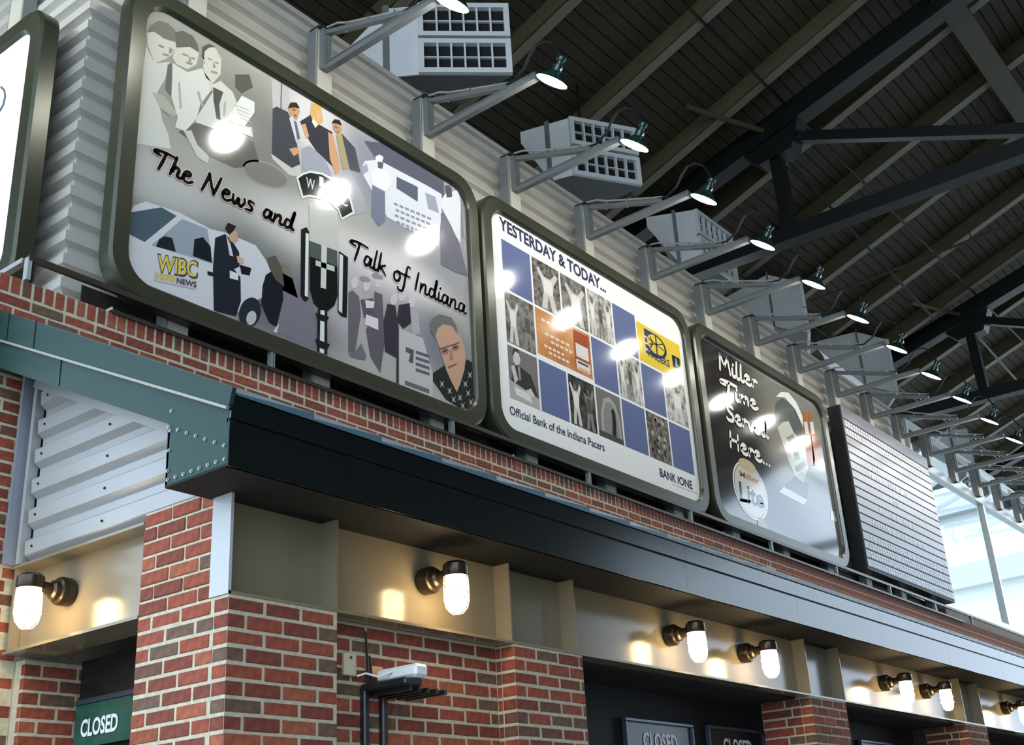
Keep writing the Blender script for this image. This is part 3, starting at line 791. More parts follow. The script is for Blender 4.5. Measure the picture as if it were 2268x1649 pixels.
D('printed_head',[(735,270),(749,267),(757,288),(748,299),(738,288)],(190,146,110),7)
D('printed_hair',[(734,272),(740,264),(751,266),(757,278),(744,274)],(58,46,40),8)
D('printed_tie',[(744,301),(756,295),(771,372),(759,376)],(168,158,112),7)
D('printed_jeans',[(667,330),(685,322),(720,352),(735,388),(697,394),(672,376)],(158,160,178),3)
D('printed_jeans',[(750,388),(774,378),(806,435),(810,470),(780,478),(768,435)],(166,166,176),3)
D('printed_hand',[(640,330),(656,326),(664,338),(650,346)],(206,156,120),5)
D('printed_chair',[(600,340),(646,372),(664,364),(668,392),(640,388),(603,352)],(196,194,188),2)
D('printed_trees',[(806,312),(846,316),(982,386),(984,440),(930,412),(842,366)],(92,94,116),1)
D('printed_van',[(800,372),(808,356),(838,354),(946,411),(978,430),(978,471),(970,545),(925,520),(857,480),(806,392)],(216,220,230),2)
D('printed_window',[(878,391),(925,414),(925,447),(878,417)],(92,98,120),3)
D('printed_window',[(941,426),(964,436),(972,472),(948,462)],(150,160,180),3)
D('printed_window',[(797,372),(812,362),(816,378),(802,388)],(150,160,180),3)
for i,(x0,y0,x1) in enumerate(((872,448,958),(876,462,955),(874,474,962),(878,488,950),(900,503,965))):
    n=7
    for k in range(n):
        a=x0+(x1-x0)*k/n; b=a+(x1-x0)/n*.7; sl=.42; D('printed_van_line',[(a,y0+(a-x0)*sl),(b,y0+(b-x0)*sl),(b,y0+(b-x0)*sl+5),(a,y0+(a-x0)*sl+5)],(136,140,160),3)
D('printed_cap',[(831,347),(840,342),(849,348),(846,358),(832,356)],(230,232,236),4)
D('printed_head',[(836,358),(849,360),(846,378),(837,372)],(96,96,112),4)
D('printed_shirt',[(821,378),(836,372),(857,376),(867,405),(852,424),(824,409)],(228,230,236),5)
D('printed_jeans',[(824,409),(852,424),(853,490),(838,502),(822,478)],(116,122,152),5)
D('printed_trousers',[(976,471),(1000,477),(1016,536),(1036,612),(1010,604),(976,586)],(116,114,130),4)
D('printed_shirt',[(972,450),(985,430),(1014,420),(1020,450),(1019,540),(1008,520),(999,500)],(222,222,230),5)
D('printed_head',[(985,412),(999,408),(1001,436),(989,438)],(88,88,104),6)
D('printed_dress',[(1020,440),(1034,452),(1036,540),(1022,520)],(140,138,150),4)
# features of the printed figures
FD=(150,146,132)
for q in ([(352,98),(364,104),(362,107),(351,102)],[(360,118),(374,121),(373,125),(361,122)],[(376,104),(382,110),(378,120),(374,116)],
          [(404,118),(416,122),(415,125),(403,121)],[(424,126),(432,130),(431,133),(423,129)],[(412,136),(426,140),(425,144),(412,140)],[(418,122),(424,136),(418,138)],
          [(460,128),(470,132),(469,135),(459,131)],[(476,136),(484,140),(483,143),(475,139)],[(466,156),(482,160),(480,165),(467,161)],[(472,136),(478,150),(471,151)]):
    D('printed_feature',q,FD,7)
D('printed_ear',[(380,112),(386,108),(388,118),(382,122)],(186,180,164),3); D('printed_ear',[(447,128),(452,126),(454,142),(449,142)],(180,174,158),6)
D('printed_lapel',[(640,262),(648,256),(660,300),(656,318)],(206,206,212),5); D('printed_tie',[(650,266),(656,270),(664,306),(658,310)],(96,104,140),6)
D('printed_collar',[(693,262),(704,276),(698,284),(690,270)],(226,222,216),7)
for q in ([(648,240),(654,244),(653,246),(647,242)],[(650,254),(657,256),(656,258),(650,257)],[(741,279),(747,283),(746,285),(740,281)],[(745,291),(751,292),(750,294),(745,293)]): D('printed_feature',q,(120,84,64),9)
for q in ([(361,240),(388,256),(384,260),(360,246)],[(440,200),(450,236),(446,238),(436,204)],[(398,180),(402,240),(398,242),(394,184)],[(500,226),(498,258),(494,258),(495,226)]): D('printed_fold',q,(172,170,158),7)
for i in range(4): D('printed_text_line',[(520+i*4,232+i*9),(552+i*1,244+i*9),(551+i*1,246+i*9),(519+i*4,234+i*9)],(186,186,178),7)
D('printed_wall_line',[(690,215),(694,216),(692,240),(688,240)],(190,186,190),1)
# car and reporters
D('printed_street',[(600,590),(690,640),(700,775),(610,735)],(126,120,130),1)
D('printed_wall',[(330,470),(500,520),(640,590),(660,660),(620,640),(560,560),(420,490)],(126,120,108),1)
D('printed_car',[(288,470),(296,455),(323,446),(396,470),(466,507),(503,516),(566,543),(588,575),(600,601),(590,655),(560,668),(529,690),(474,690),(381,652),(308,623),(287,594),(284,521)],(206,206,214),2)
D('printed_window',[(290,470),(357,459),(391,478),(320,536),(287,519)],(70,98,112),3)
D('printed_window',[(403,485),(459,507),(471,584),(335,543)],(146,160,176),3)
D('printed_driver',[(345,546),(352,530),(364,523),(381,527),(389,558)],(34,44,50),4)
D('printed_driver',[(427,567),(430,530),(449,525),(466,546),(469,582)],(30,38,44),4)
D('printed_handle',[(459,600),(474,604),(474,613),(459,609)],(40,44,52),3)
D('printed_suit',[(476,527),(498,518),(515,536),(529,558),(530,590),(518,596),(532,614),(533,667),(522,700),(473,688),(471,594)],(36,42,54),5)
D('printed_head',[(505,504),(524,513),(527,532),(518,540),(508,532)],(196,160,132),6)
D('printed_hair',[(498,506),(504,493),(522,501),(516,512),(507,520)],(44,38,34),7)
D('printed_shirt',[(500,521),(510,541),(516,568),(508,566)],(196,198,214),6)
D('printed_paper',[(508,599),(527,606),(527,621),(508,616)],(214,214,222),7)
D('printed_hand',[(523,566),(538,572),(540,584),(526,582)],(206,170,140),7)
D('printed_camera',[(530,586),(556,594),(552,610),(534,606)],(30,32,38),8)
D('printed_suit',[(588,609),(600,601),(624,623),(627,662),(612,723),(596,714),(578,674),(581,633)],(32,36,46),6)
D('printed_hair',[(592,572),(609,565),(624,594),(629,635),(610,620),(597,596)],(92,86,78),7)
decal(t1,'printed_wheel',ell(553,692,24,34,18,tilt=14),ink(44,48,58),5); decal(t1,'printed_hub',ell(556,704,11,16,14,tilt=14),ink(190,190,196),7)
D('printed_kerb',[(612,722),(618,716),(612,738),(604,734)],(206,200,200),6)
label_text(t1,'WIBC',(345,600),(437,616),38,ink(64,56,110),8,bold=.05); label_text(t1,'WIBC',(347,598),(434,613),34,ink(222,196,72),9,bold=.02)
D('printed_badge',[(341,603),(434,620),(434,641),(342,622)],(196,190,196),8)
label_text(t1,'1070',(344,617),(386,625),14,ink(210,184,64),9,bold=.04); label_text(t1,'NEWS',(390,627),(434,637),12,ink(62,58,74),9,bold=.03)
# microphone
D('printed_mic_badge_rim',[(655,393),(668,384),(686,378),(712,382),(738,396),(762,416),(777,440),(785,472),(756,488),(748,466),(726,446),(684,436),(668,440)],(222,226,220),8)
D('printed_mic_badge',[(660,395),(672,387),(686,383),(712,387),(736,401),(758,420),(773,442),(780,469),(757,482),(750,462),(726,441),(684,431),(671,434)],(34,42,42),9)
for ch,px,py,s,r in(('W',677,414,1.0,0),('I',706,412,.5,0),('B',730,427,.8,0),('C',754,452,.8,0)):
    label_text(t1,ch,(px,py),(px+19*s,py+8*s),22,ink(226,226,222),10,bold=.01)
D('printed_mic_neck',[(684,450),(700,446),(728,452),(748,468),(748,560),(684,535)],(198,198,188),8)
D('printed_mic_body',[(684,533),(746,556),(747,655),(740,676),(726,688),(709,687),(694,672),(685,640)],(26,30,30),9)
D('printed_mic_grille',[(684,533),(746,556),(746,590),(685,568)],(84,92,90),10)
D('printed_mic_bar',[(711,542),(723,546),(721,640),(709,637)],(206,208,198),11)
D('printed_mic_bar',[(698,576),(740,590),(740,602),(698,588)],(196,198,190),11)
D('printed_mic_arm',[(666,508),(678,503),(684,514),(682,664),(674,668),(665,655)],(30,36,34),9); D('printed_mic_arm',[(676,516),(683,518),(681,658),(674,655)],(224,226,220),10)
D('printed_mic_arm',[(750,556),(770,570),(767,703),(755,700),(747,690)],(30,36,34),9); D('printed_mic_arm',[(751,562),(759,566),(757,694),(749,688)],(214,216,210),10)
D('printed_mic_stand',[(703,684),(724,688),(724,786),(701,778)],(34,40,38),8); D('printed_mic_stand',[(709,686),(718,688),(717,783),(707,780)],(222,224,218),9)
D('printed_mic_collar',[(698,692),(728,702),(722,714),(702,708)],(34,40,38),10); D('printed_mic_collar',[(697,750),(730,762),(723,776),(702,769)],(34,40,38),10)
# picket group, poster and portrait
for px,py in((785,626),(812,632),(838,624),(872,662),(890,655),(912,668)): decal(t1,'printed_face',ell(px,py,8,13,12,tilt=10),ink(206,200,202),3)
for px,py in((808,618),(836,612)): decal(t1,'printed_hat',ell(px,py,13,6,12,tilt=20),ink(150,144,150),4)
D('printed_suit',[(771,648),(780,642),(795,657),(799,696),(786,778),(771,778)],(108,102,108),4)
D('printed_suit',[(829,645),(846,652),(852,754),(842,825),(820,790),(810,730),(827,696)],(100,94,102),5)
D('printed_suit',[(798,664),(826,660),(828,700),(806,704)],(92,88,94),4)
D('printed_dress',[(858,672),(875,677),(883,730),(878,793),(852,778),(849,710)],(64,58,66),5)
D('printed_dress',[(883,675),(907,671),(910,715),(893,728),(878,710)],(58,54,62),6)
D('printed_dress',[(908,684),(926,690),(930,740),(912,742)],(176,170,176),5)
D('printed_placard',[(810,696),(837,706),(837,731),(807,718)],(218,214,216),7); D('printed_placard',[(808,664),(829,668),(827,682),(810,682)],(214,210,212),7)
D('printed_legs',[(771,778),(786,778),(800,760),(812,790),(806,798),(775,790)],(120,112,116),3)
D('printed_poster',[(883,727),(936,749),(958,827),(958,880),(883,851)],(190,188,188),6)
D('printed_poster_edge',[(878,730),(883,727),(883,851),(877,848)],(70,62,70),6)
D('printed_poster_mark',[(898,768),(916,775),(914,805),(904,801),(908,784),(898,779)],(90,86,92),7)
for i in range(4): D('printed_poster_line',[(920,776+i*13),(950,786+i*13),(951,793+i*13),(920,783+i*13)],(100,98,108),7)
D('printed_poster_line',[(896,842),(950,862),(950,872),(896,852)],(110,106,110),7)
D('printed_collar_shirt',[(958,826),(985,808),(1011,868),(1033,795),(1050,806),(1051,900),(1030,911),(987,884),(958,842)],(50,50,50),7)
for px,py in((995,865),(1004,884),(1018,880),(1024,898),(1036,870),(1042,890),(1040,830),(1030,850),(978,850)):
    D('printed_leaf',[(px-5,py-7),(px,py-2),(px+5,py-8),(px+2,py),(px+5,py+8),(px,py+3),(px-4,py+8),(px-2,py)],(176,174,160),8)
D('printed_face',[(958,728),(968,714),(980,709),(1009,724),(1022,752),(1031,780),(1028,818),(1020,846),(1011,868),(999,845),(988,820),(975,778)],(196,158,134),8)
D('printed_hair',[(951,716),(958,704),(973,696),(999,703),(1010,722),(1014,742),(1000,722),(980,718),(968,728),(963,748),(954,736)],(112,112,108),9)
D('printed_glasses',[(972,772),(1018,757),(1018,759.5),(973,775)],(104,80,68),9)
for q in ([(980,777),(989,774),(989,777),(981,780)],[(1003,769),(1012,766),(1012,769),(1004,772)]): D('printed_eye',q,(64,50,44),10)
for px,py in((985,778),(1008,770)): decal(t1,'printed_lens',ell(px,py,9,7,12,tilt=-18),ink(150,116,98),9)
D('printed_nose',[(996,776),(1001,776),(1004,797),(994,799)],(170,128,106),9)
D('printed_mouth',[(990,812),(1010,804),(1011,808),(993,817)],(150,96,86),9)
script(t1,'The News and',(343,372),(652,513),44,.026,ink(18,16,16),12,halo=(ink(216,196,184),.04),lean=.1)
script(t1,'Talk of Indiana',(779,574),(1032,697),44,.026,ink(18,16,16),12,halo=(ink(232,222,214),.04),lean=.1)

# ---------------------------------------------------------------- board 2: bank billboard
t2,_=board('bank_billboard',*BX[1],BZ0,BZ1,'white bank billboard with a grid of blue squares and sports photos',mat('print_white',srgb(242,240,236),.10,coat=.3))
E2=lambda n,px,c,l: decal(t2,n,px,ink(*c),l)
gx0=at(1107.5,523.6,PY).x; gx1=at(1539.5,1051,PY).x; gz1=at(1107.5,523.6,PY).z; gz0=at(1131,883,PY).z
cw=(gx1-gx0)/7; rh2=(gz1-gz0)/3; gp2=.028
def cell(c,r,c2=None):
    c2=c2 or c; return gx0+c*cw+gp2/2, gx0+(c2+1)*cw-gp2/2, gz1-(r+1)*rh2+gp2/2, gz1-r*rh2-gp2/2
def rect2(par,name,q,material,l): return decal_xz(par,name,[(q[0],q[2]),(q[1],q[2]),(q[1],q[3]),(q[0],q[3])],material,l)
BLUE=ink(92,108,172)
for c,r in((0,0),(4,0),(3,1),(5,1),(1,2),(4,2),(6,2)): rect2(t2,'printed_blue_square',cell(c,r),BLUE,1)
def inq(q,pts): return [(q[0]+(q[1]-q[0])*x,q[2]+(q[3]-q[2])*y) for x,y in pts]
def figure(q,kind,l=2):
    dk=ink(46,44,42); lt=ink(206,202,194); md=ink(138,132,124)
    Dz=lambda n,p,m_,k: decal_xz(t2,n,inq(q,p),m_,k)
    if kind in('jump','lay','pair','trio','coach'):
        n={'jump':1,'lay':1,'pair':2,'trio':3,'coach':2}[kind]
        for i in range(n):
            cx=(i+.5)/n+(.05 if n==1 else 0); w=.5/n+.06; hh=.85-.12*(i%2)
            Dz('printed_player',[(cx-w*.5,0.02),(cx-w*.15,.02),(cx,.32),(cx+w*.2,.02),(cx+w*.55,.02),(cx+w*.32,.40),(cx+w*.42,.62),(cx+w*.7,.80),(cx+w*.55,.88),(cx+w*.2,.70),(cx-w*.2,.70),(cx-w*.6,.86*hh+.12),(cx-w*.7,.80),(cx-w*.4,.58),(cx-w*.3,.40)],lt if i%2==0 else md,l)
            Dz('printed_jersey',[(cx-w*.28,.36),(cx+w*.28,.36),(cx+w*.3,.66),(cx-w*.3,.66)],ink(228,226,220) if i%2==0 else ink(92,88,84),l+1)
            Dz('printed_head',[(cx+.055*math.cos(a*math.pi/5),.78+.07*math.sin(a*math.pi/5)) for a in range(10)],ink(112,102,92) if kind!='coach' else ink(198,190,178),l+1)
        if kind in('jump','lay'):
            Dz('printed_ball',[(.78+.07*math.cos(a*math.pi/5),.9+.06*math.sin(a*math.pi/5)) for a in range(10)],md,l+1)
pin=[photo_ink('photo_crowd_a',(58,54,50),(146,140,130),22),photo_ink('photo_crowd_b',(78,74,70),(150,146,138),14),photo_ink('photo_dark',(40,40,38),(92,90,84),12),photo_ink('photo_light',(110,108,102),(214,210,200),18)]
for (c,r),k,kind in(((1,0),0,'jump'),((2,0),1,'lay'),((3,0),3,'trio'),((0,1),1,'pair'),((4,1),3,'trio'),((6,1),3,'jump'),((2,2),2,'pair'),((5,2),0,None)):
    q=cell(c,r); rect2(t2,'printed_photo',q,pin[k],1)
    if kind: figure(q,kind)
q=cell(5,2)
for i in range(14):
    x=.1+.8*random.random(); y=.08+.84*random.random(); decal_xz(t2,'printed_face',inq(q,[(x+.06*math.cos(a*math.pi/4),y+.05*math.sin(a*math.pi/4)) for a in range(8)]),ink(176,172,164) if i%2 else ink(60,56,54),2)
q=cell(0,2); rect2(t2,'printed_photo',q,ink(122,118,116),1)       # man signing papers
Dz=lambda n,p,c,k: decal_xz(t2,n,inq(q,p),ink(*c),k)
Dz('printed_suit',[(.05,.28),(.18,.70),(.45,.66),(.75,.60),(.98,.22),(.60,.24),(.30,.30)],(66,64,62),2)
Dz('printed_head',[(.16,.72),(.20,.94),(.36,.96),(.42,.80),(.36,.70),(.24,.66)],(206,200,192),3)
Dz('printed_hair',[(.14,.84),(.20,.98),(.36,1.0),(.40,.92),(.24,.93),(.19,.84)],(70,66,62),4)
Dz('printed_shirt',[(.08,.60),(.20,.66),(.30,.40),(.18,.30)],(196,192,186),3)
Dz('printed_tie',[(.30,.66),(.38,.66),(.40,.42),(.34,.40)],(150,146,140),4)
Dz('printed_desk',[(0,0),(1,0),(1,.20),(.55,.26),(0,.34)],(176,174,168),3); Dz('printed_paper',[(.2,.1),(.75,.06),(.65,.22),(.15,.24)],(222,220,214),4); Dz('printed_hand',[(.55,.26),(.72,.34),(.85,.22),(.68,.16)],(206,200,190),5)
q=cell(3,2); rect2(t2,'printed_photo',q,ink(120,118,112),1)       # archway with a figure
Dz('printed_arch',[(.12,.02),(.14,.5),(.3,.82),(.55,.9),(.78,.8),(.92,.5),(.94,.02)],(168,166,160),2); Dz('printed_arch',[(.22,.02),(.24,.48),(.36,.74),(.55,.8),(.74,.72),(.84,.48),(.86,.02)],(140,138,132),3)
Dz('printed_person',[(.55,.12),(.60,.5),(.58,.62),(.66,.70),(.74,.60),(.74,.40),(.70,.10)],(50,48,46),4); Dz('printed_floor',[(0,0),(1,0),(1,.10),(0,.12)],(84,82,78),5)
q=cell(1,1,2); rect2(t2,'printed_card',(q[0],q[1],q[2]+.03,q[3]),photo_ink('card_orange',(176,96,52),(224,170,110),3),1)
for i,(x0,x1,y) in enumerate(((.1,.55,.78),(.15,.62,.52),(.25,.66,.40),(.12,.5,.26),(.2,.58,.16))):
    for k in range(5):
        a=x0+(x1-x0)*k/5; Dz('printed_card_line',[(a,y),(a+(x1-x0)/7,y),(a+(x1-x0)/7,y+.05),(a,y+.05)],(238,220,200),2)
Dz('printed_coupon',[(.68,.12),(.97,.12),(.97,.95),(.68,.95)],(170,84,60),2); Dz('printed_coupon',[(.71,.40),(.95,.40),(.95,.68),(.71,.68)],(226,220,214),3); Dz('printed_coupon',[(.70,.13),(.96,.13),(.96,.34),(.70,.34)],(220,216,206),3); Dz('printed_bar',[(.73,.27),(.93,.27),(.93,.31),(.73,.31)],(60,60,70),4); Dz('printed_bar',[(.73,.15),(.93,.15),(.93,.18),(.73,.18)],(214,160,70),4)
# yellow team logo
q=cell(5,0,6); q=(q[0],q[1],q[2],q[3]-.05); rect2(t2,'printed_logo_panel',q,ink(226,196,64),1)
Dz('printed_logo_p',[(.16,.28),(.16,.92),(.36,.92),(.52,.84),(.60,.66),(.58,.44),(.46,.30),(.30,.28)],(44,50,96),2)
decal_xz(t2,'printed_logo_ring',inq(q,[(.42+.24*math.cos(a*math.pi/12),.62+.30*math.sin(a*math.pi/12)) for a in range(24)]),ink(44,50,96),3)
decal_xz(t2,'printed_ball',inq(q,[(.41+.20*math.cos(a*math.pi/12),.63+.25*math.sin(a*math.pi/12)) for a in range(24)]),ink(222,192,66),4)
for p in([(.22,.70),(.60,.58),(.60,.61),(.22,.73)],[(.24,.54),(.58,.74),(.58,.77),(.24,.57)],[(.40,.38),(.43,.38),(.44,.88),(.41,.88)],[(.28,.46),(.34,.62),(.30,.80),(.28,.79),(.31,.62),(.26,.48)]): Dz('printed_seam',p,(60,52,60),5)
for i in range(3): Dz('printed_speed_bar',[(.14,.36+.16*i),(.24,.36+.16*i),(.24,.40+.16*i),(.14,.40+.16*i)],(226,226,220),5)
q6=q; text_on(t2,'PACERS',(q6[0]+(q6[1]-q6[0])*.20,PY-.003,q6[2]+.10),(q6[0]+(q6[1]-q6[0])*.70,PY-.003,q6[2]+.10),.085,(0,0,0),ink(52,54,110),bold=.02)
Dz('printed_logo_box',[(.78,.30),(.97,.30),(.97,.62),(.78,.62)],(34,34,48),2); Dz('printed_logo_spark',[(.84,.34),(.90,.34),(.89,.56),(.86,.58)],(120,170,200),3); Dz('printed_bar',[(.80,.06),(.98,.06),(.98,.24),(.80,.24)],(226,220,206),2); Dz('printed_bar',[(.82,.19),(.97,.19),(.97,.23),(.82,.23)],(60,64,96),3)
NAVY=ink(56,60,104)
label_text(t2,'YESTERDAY & TODAY...',(1106,505),(1342,648),25,NAVY,4,bold=.03)
label_text(t2,'Official Bank of the Indiana Pacers',(1129,916),(1339,999),18,NAVY,4,bold=.012)
label_text(t2,'BANK',(1462,1054),(1498,1069),17,NAVY,4,bold=.02); label_text(t2,'ONE',(1505,1072),(1534,1083),17,NAVY,4,bold=.02)
E2('printed_divider',[(1500,1054),(1503,1054),(1504,1071),(1501,1071)],(120,120,150),4)
for k in range(8): E2('printed_small_print',[(1490+k*7,1071+k*2.6),(1494+k*7,1072.5+k*2.6),(1494+k*7,1074.5+k*2.6),(1490+k*7,1073+k*2.6)],(170,170,180),4)

# ---------------------------------------------------------------- board 3: beer billboard
org3=((BX[2][0]+BX[2][1])/2,YB,BZ0)
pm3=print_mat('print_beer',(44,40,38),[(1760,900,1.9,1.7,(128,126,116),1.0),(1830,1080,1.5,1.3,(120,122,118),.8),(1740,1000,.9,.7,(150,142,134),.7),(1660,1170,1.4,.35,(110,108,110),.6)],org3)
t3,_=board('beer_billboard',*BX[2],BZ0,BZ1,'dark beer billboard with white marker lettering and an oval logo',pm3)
F3=lambda n,zx,c,l: decal(t3,n,[(1560+.291*x,760+.291*y) for x,y in zx],ink(*c),l)
F3('printed_cap',[(535,500),(545,450),(590,415),(680,480),(745,620),(745,700),(690,690),(610,590),(545,610)],(92,98,92),2)
F3('printed_face',[(555,640),(600,600),(640,590),(680,680),(760,770),(790,850),(790,950),(745,1060),(690,1010),(640,900),(600,780)],(196,200,186),3)
F3('printed_cap_rim',[(545,405),(580,370),(640,375),(700,450),(748,560),(752,640),(690,500),(610,412)],(226,230,222),4)
F3('printed_eye',[(620,720),(670,690),(710,740),(690,775),(650,760)],(128,132,124),5); F3('printed_mouth',[(690,940),(760,890),(775,930),(700,985)],(140,134,126),5); F3('printed_cheek',[(640,800),(700,760),(770,820),(760,870),(660,880)],(224,228,218),4)
F3('printed_nose',[(668,780),(700,790),(730,880),(690,890)],(168,170,158),5); F3('printed_eye',[(700,690),(740,700),(748,735),(712,735)],(120,122,114),5); F3('printed_chin',[(690,1010),(740,980),(775,1000),(745,1060)],(166,166,154),5)
F3('printed_collar',[(600,1090),(640,1110),(780,1190),(760,1232),(565,1132)],(188,190,180),3); F3('printed_collar',[(960,1270),(985,1280),(1010,1360),(960,1340)],(198,194,176),3)
F3('printed_jacket',[(690,1010),(745,1060),(800,1060),(780,1190),(640,1110),(620,1080)],(64,66,62),2)
for dx in(0,45):
    F3('printed_bottle',[(742+dx,520),(770+dx,530),(785+dx,640),(812+dx,700),(840+dx,880),(835+dx,930),(785+dx,930),(770+dx,760),(752+dx,640)],(178,98,44),5)
    F3('printed_bottle_label',[(756+dx,600),(780+dx,595),(796+dx,690),(768+dx,690)],(214,214,206),6)
WH=ink(240,238,228)
script(t3,'Miller',(1594,818),(1680,864),34,.052,WH,8,halo=(ink(30,28,26),.075),name='marker_lettering')
script(t3,'Time',(1606,876),(1680,909),32,.052,WH,8,halo=(ink(30,28,26),.075),name='marker_lettering')
script(t3,'Served',(1610,928),(1704,972),32,.052,WH,8,halo=(ink(30,28,26),.075),name='marker_lettering')
script(t3,'Here...',(1618,990),(1708,1034),34,.052,WH,8,halo=(ink(30,28,26),.075),name='marker_lettering')
ec=at(1662,1086,PY); ea=(at(1700,1103,PY)-at(1624,1071,PY))/2; eb=(at(1656,1022,PY)-at(1673,1150,PY))/2
def oval(k,nm,c,l,dx=0,dz=0,sx=1,sz=1):
    A_=ea.length*k*sx; B_=eb.length*k*sz
    decal_xz(t3,nm,[(ec.x+dx+A_*math.cos(a*math.pi/18),ec.z+dz+B_*math.sin(a*math.pi/18)) for a in range(36)],ink(*c),l)
oval(1.0,'printed_oval',(226,226,218),6); oval(.93,'printed_oval',(120,112,100),7); oval(.90,'printed_oval',(206,202,190),8)
oval(.26,'printed_seal',(150,118,86),9,dx=.18,dz=-.38); oval(.5,'printed_wreath',(196,180,140),9,dz=.30,sz=.45)
label_text(t3,'Miller',(1638,1054),(1682,1073),13,ink(166,128,80),10,bold=.02)
label_text(t3,'Lite',(1637,1108),(1694,1127),42,ink(236,236,230),10,bold=.05,shear=.1); label_text(t3,'Lite',(1638,1107),(1693,1126),40,ink(44,52,96),11,bold=.03,shear=.1)
F3('printed_underline',[(265,1180),(360,1195),(350,1215),(265,1205)],(44,52,96),11)

# ---------------------------------------------------------------- side board
ts=thing('side_billboard',(.10,4.0,2.3),'bright white billboard on the side wall, cut by the picture edge','billboard','sign boards above the brick wall')
def side_map(g):
    g.v=[(.10+(y-YB),2.235+(x),z) for x,y,z in g.v]; return g
zs0,zs1=2.28,4.40
g=MB(); frame_mesh(g,rrect(0,3.6,zs0,zs1,.2),rrect(.14,3.46,zs0+.13,zs1-.14,.15),YB-.012,YB+.115); side_map(g).build('frame',M_frame,ts,True)
g=MB(); P_=rrect(.136,3.464,zs0+.126,zs1-.136,.15); g.add([(x,YB+.018,z) for x,z in P_],[tuple(range(len(P_)))]); g.add([(x,YB+.03,z) for x,z in P_],[tuple(range(len(P_)))]); side_map(g).build('face_panel',mat('print_white',None),ts)
g=MB(); pts=[atx(3,193,.117),atx(10,200,.117),atx(12,214,.117),atx(8,232,.117),atx(0,246,.117)]
g.tube(pts,.008,6); g.build('printed_swash',ink(90,100,112),ts)


# ================================================================ sign lights on posts
def make_light(z0=0.0):
    t=thing('sign_light',(0,0,0),'x','light bracket','sign lights along the top of the boards')
    # local origin: centre of the post front at z=0 -> post foot 2.07
    g=MB(); g.box(-.085,.085,0,.012,z0,3.255); g.build('post',M_postf,t)
    g=MB(); g.box(-.085,-.075,-.0,.11,z0,3.255); g.box(.075,.085,.012,.11,z0,3.255); g.build('post_side',M_post,t)
    g=MB(); g.box(-.055,-.015,-.045,0,2.86,3.265); g.box(-.010,.025,-.055,0,2.86,3.265); g.build('bracket_plate',M_post,t)
    g=MB(); g.cbox(-.09,.06,-.05,.09,3.255,3.275,.004); g.build('post_cap',M_steelD,t)
    g=MB(); g.bar((.0,-.03,2.885),(.0,-1.22,2.905),.055,.055); g.bar((.0,-.03,2.915),(.0,-1.22,2.935),.075,.010); g.build('arm',M_post,t)
    g=MB(); g.bar((.0,-.03,3.235),(.0,-.90,2.955),.05,.038); g.bar((.0,-.03,3.260),(.0,-.90,2.98),.012,.02); g.build('brace',M_post,t)
    g=MB(); g.tube([(.03,.06,3.28),(.03,.0,3.33),(.03,-.12,3.31),(.03,-.25,3.245),(.03,-.45,3.175),(.03,-.75,3.07),(.03,-.9,3.02)],.011,6); g.build('conduit',M_cond,t)
    g=MB(); g.tube([(.02,-.72,3.03),(.02,-.95,3.0),(.01,-1.08,3.06),(0,-1.16,3.16),(0,-1.23,3.225),(0,-1.33,3.22),(0,-1.41,3.15),(0,-1.46,3.03),(0,-1.47,2.99)],.012,8); g.build('gooseneck',M_black,t,True)
    for y in(-.25,-.5,-.78):
        g=MB(); g.tube([(.0,y,3.20-(-y-.03)*.322),(.0,y,3.30-(-y-.03)*.322)],.008,6); g.build('bolt',M_bolt,t)
    T=Matrix.Translation((0,-1.36,2.785))@Matrix.Rotation(math.radians(33),4,'X')@Matrix.Scale(.92,4)
    g=MB(); g.lathe([(.150,0),(.152,.004),(.135,.022),(.10,.055),(.06,.085),(.048,.10),(.046,.155),(.030,.165),(.028,.20),(.044,.205),(.044,.235),(.020,.25),(0,.252)],20,T); g.build('shade',M_shade,t,True)
    g=MB(); g.lathe([(.149,.0),(.135,.014),(.1,.045),(.058,.075)],20,T); g.build('reflector',M_shadein,t,True)
    g=MB(); g.lathe([(0,.004),(.08,.006),(.140,.010)],20,T); g.build('lens',M_lens,t)
    g=MB(); g.tube([T@Vector((.145,0,.01)),T@Vector((.14,0,.05))],.008,6); g.tube([T@Vector((.0,-.05,.11)),T@Vector((0,-.062,.13))],.010,6); g.build('clasp',M_bolt,t)
    return t
L0=make_light(); L1=None
LIGHT_X=[2.345+1.2615*k for k in range(-1,17)]
desc=['nearest sign light, above the head of the microphone billboard','sign light over the seated trio on the microphone billboard','sign light over the van on the microphone billboard','sign light over the gap between the first two billboards',
 'sign light above the title of the blue grid billboard','sign light over the middle of the blue grid billboard','sign light over the yellow team logo','sign light over the gap before the dark beer billboard',
 'sign light above the white script of the beer billboard','sign light over the bottles on the beer billboard','sign light over the near edge of the LED board','sign light over the middle of the LED board','sign light over the far end of the LED board',
 'first sign light past the LED board','second sign light past the LED board','third sign light past the LED board','fourth sign light past the LED board','farthest sign light past the LED board']
for k,x in enumerate(LIGHT_X):
    if x>15.6 and L1 is None: L1=make_light(2.70); o=L1
    else: o=L0 if k==0 else copy_tree(L1 or L0)
    o.location=(x,1.945,2.07); o['label']=desc[k]
o=copy_tree(L0); o.location=(.232,2.9,2.07); o.rotation_euler=(0,0,-math.pi/2); o['label']='sign light on the side wall, above the white billboard at the picture edge'

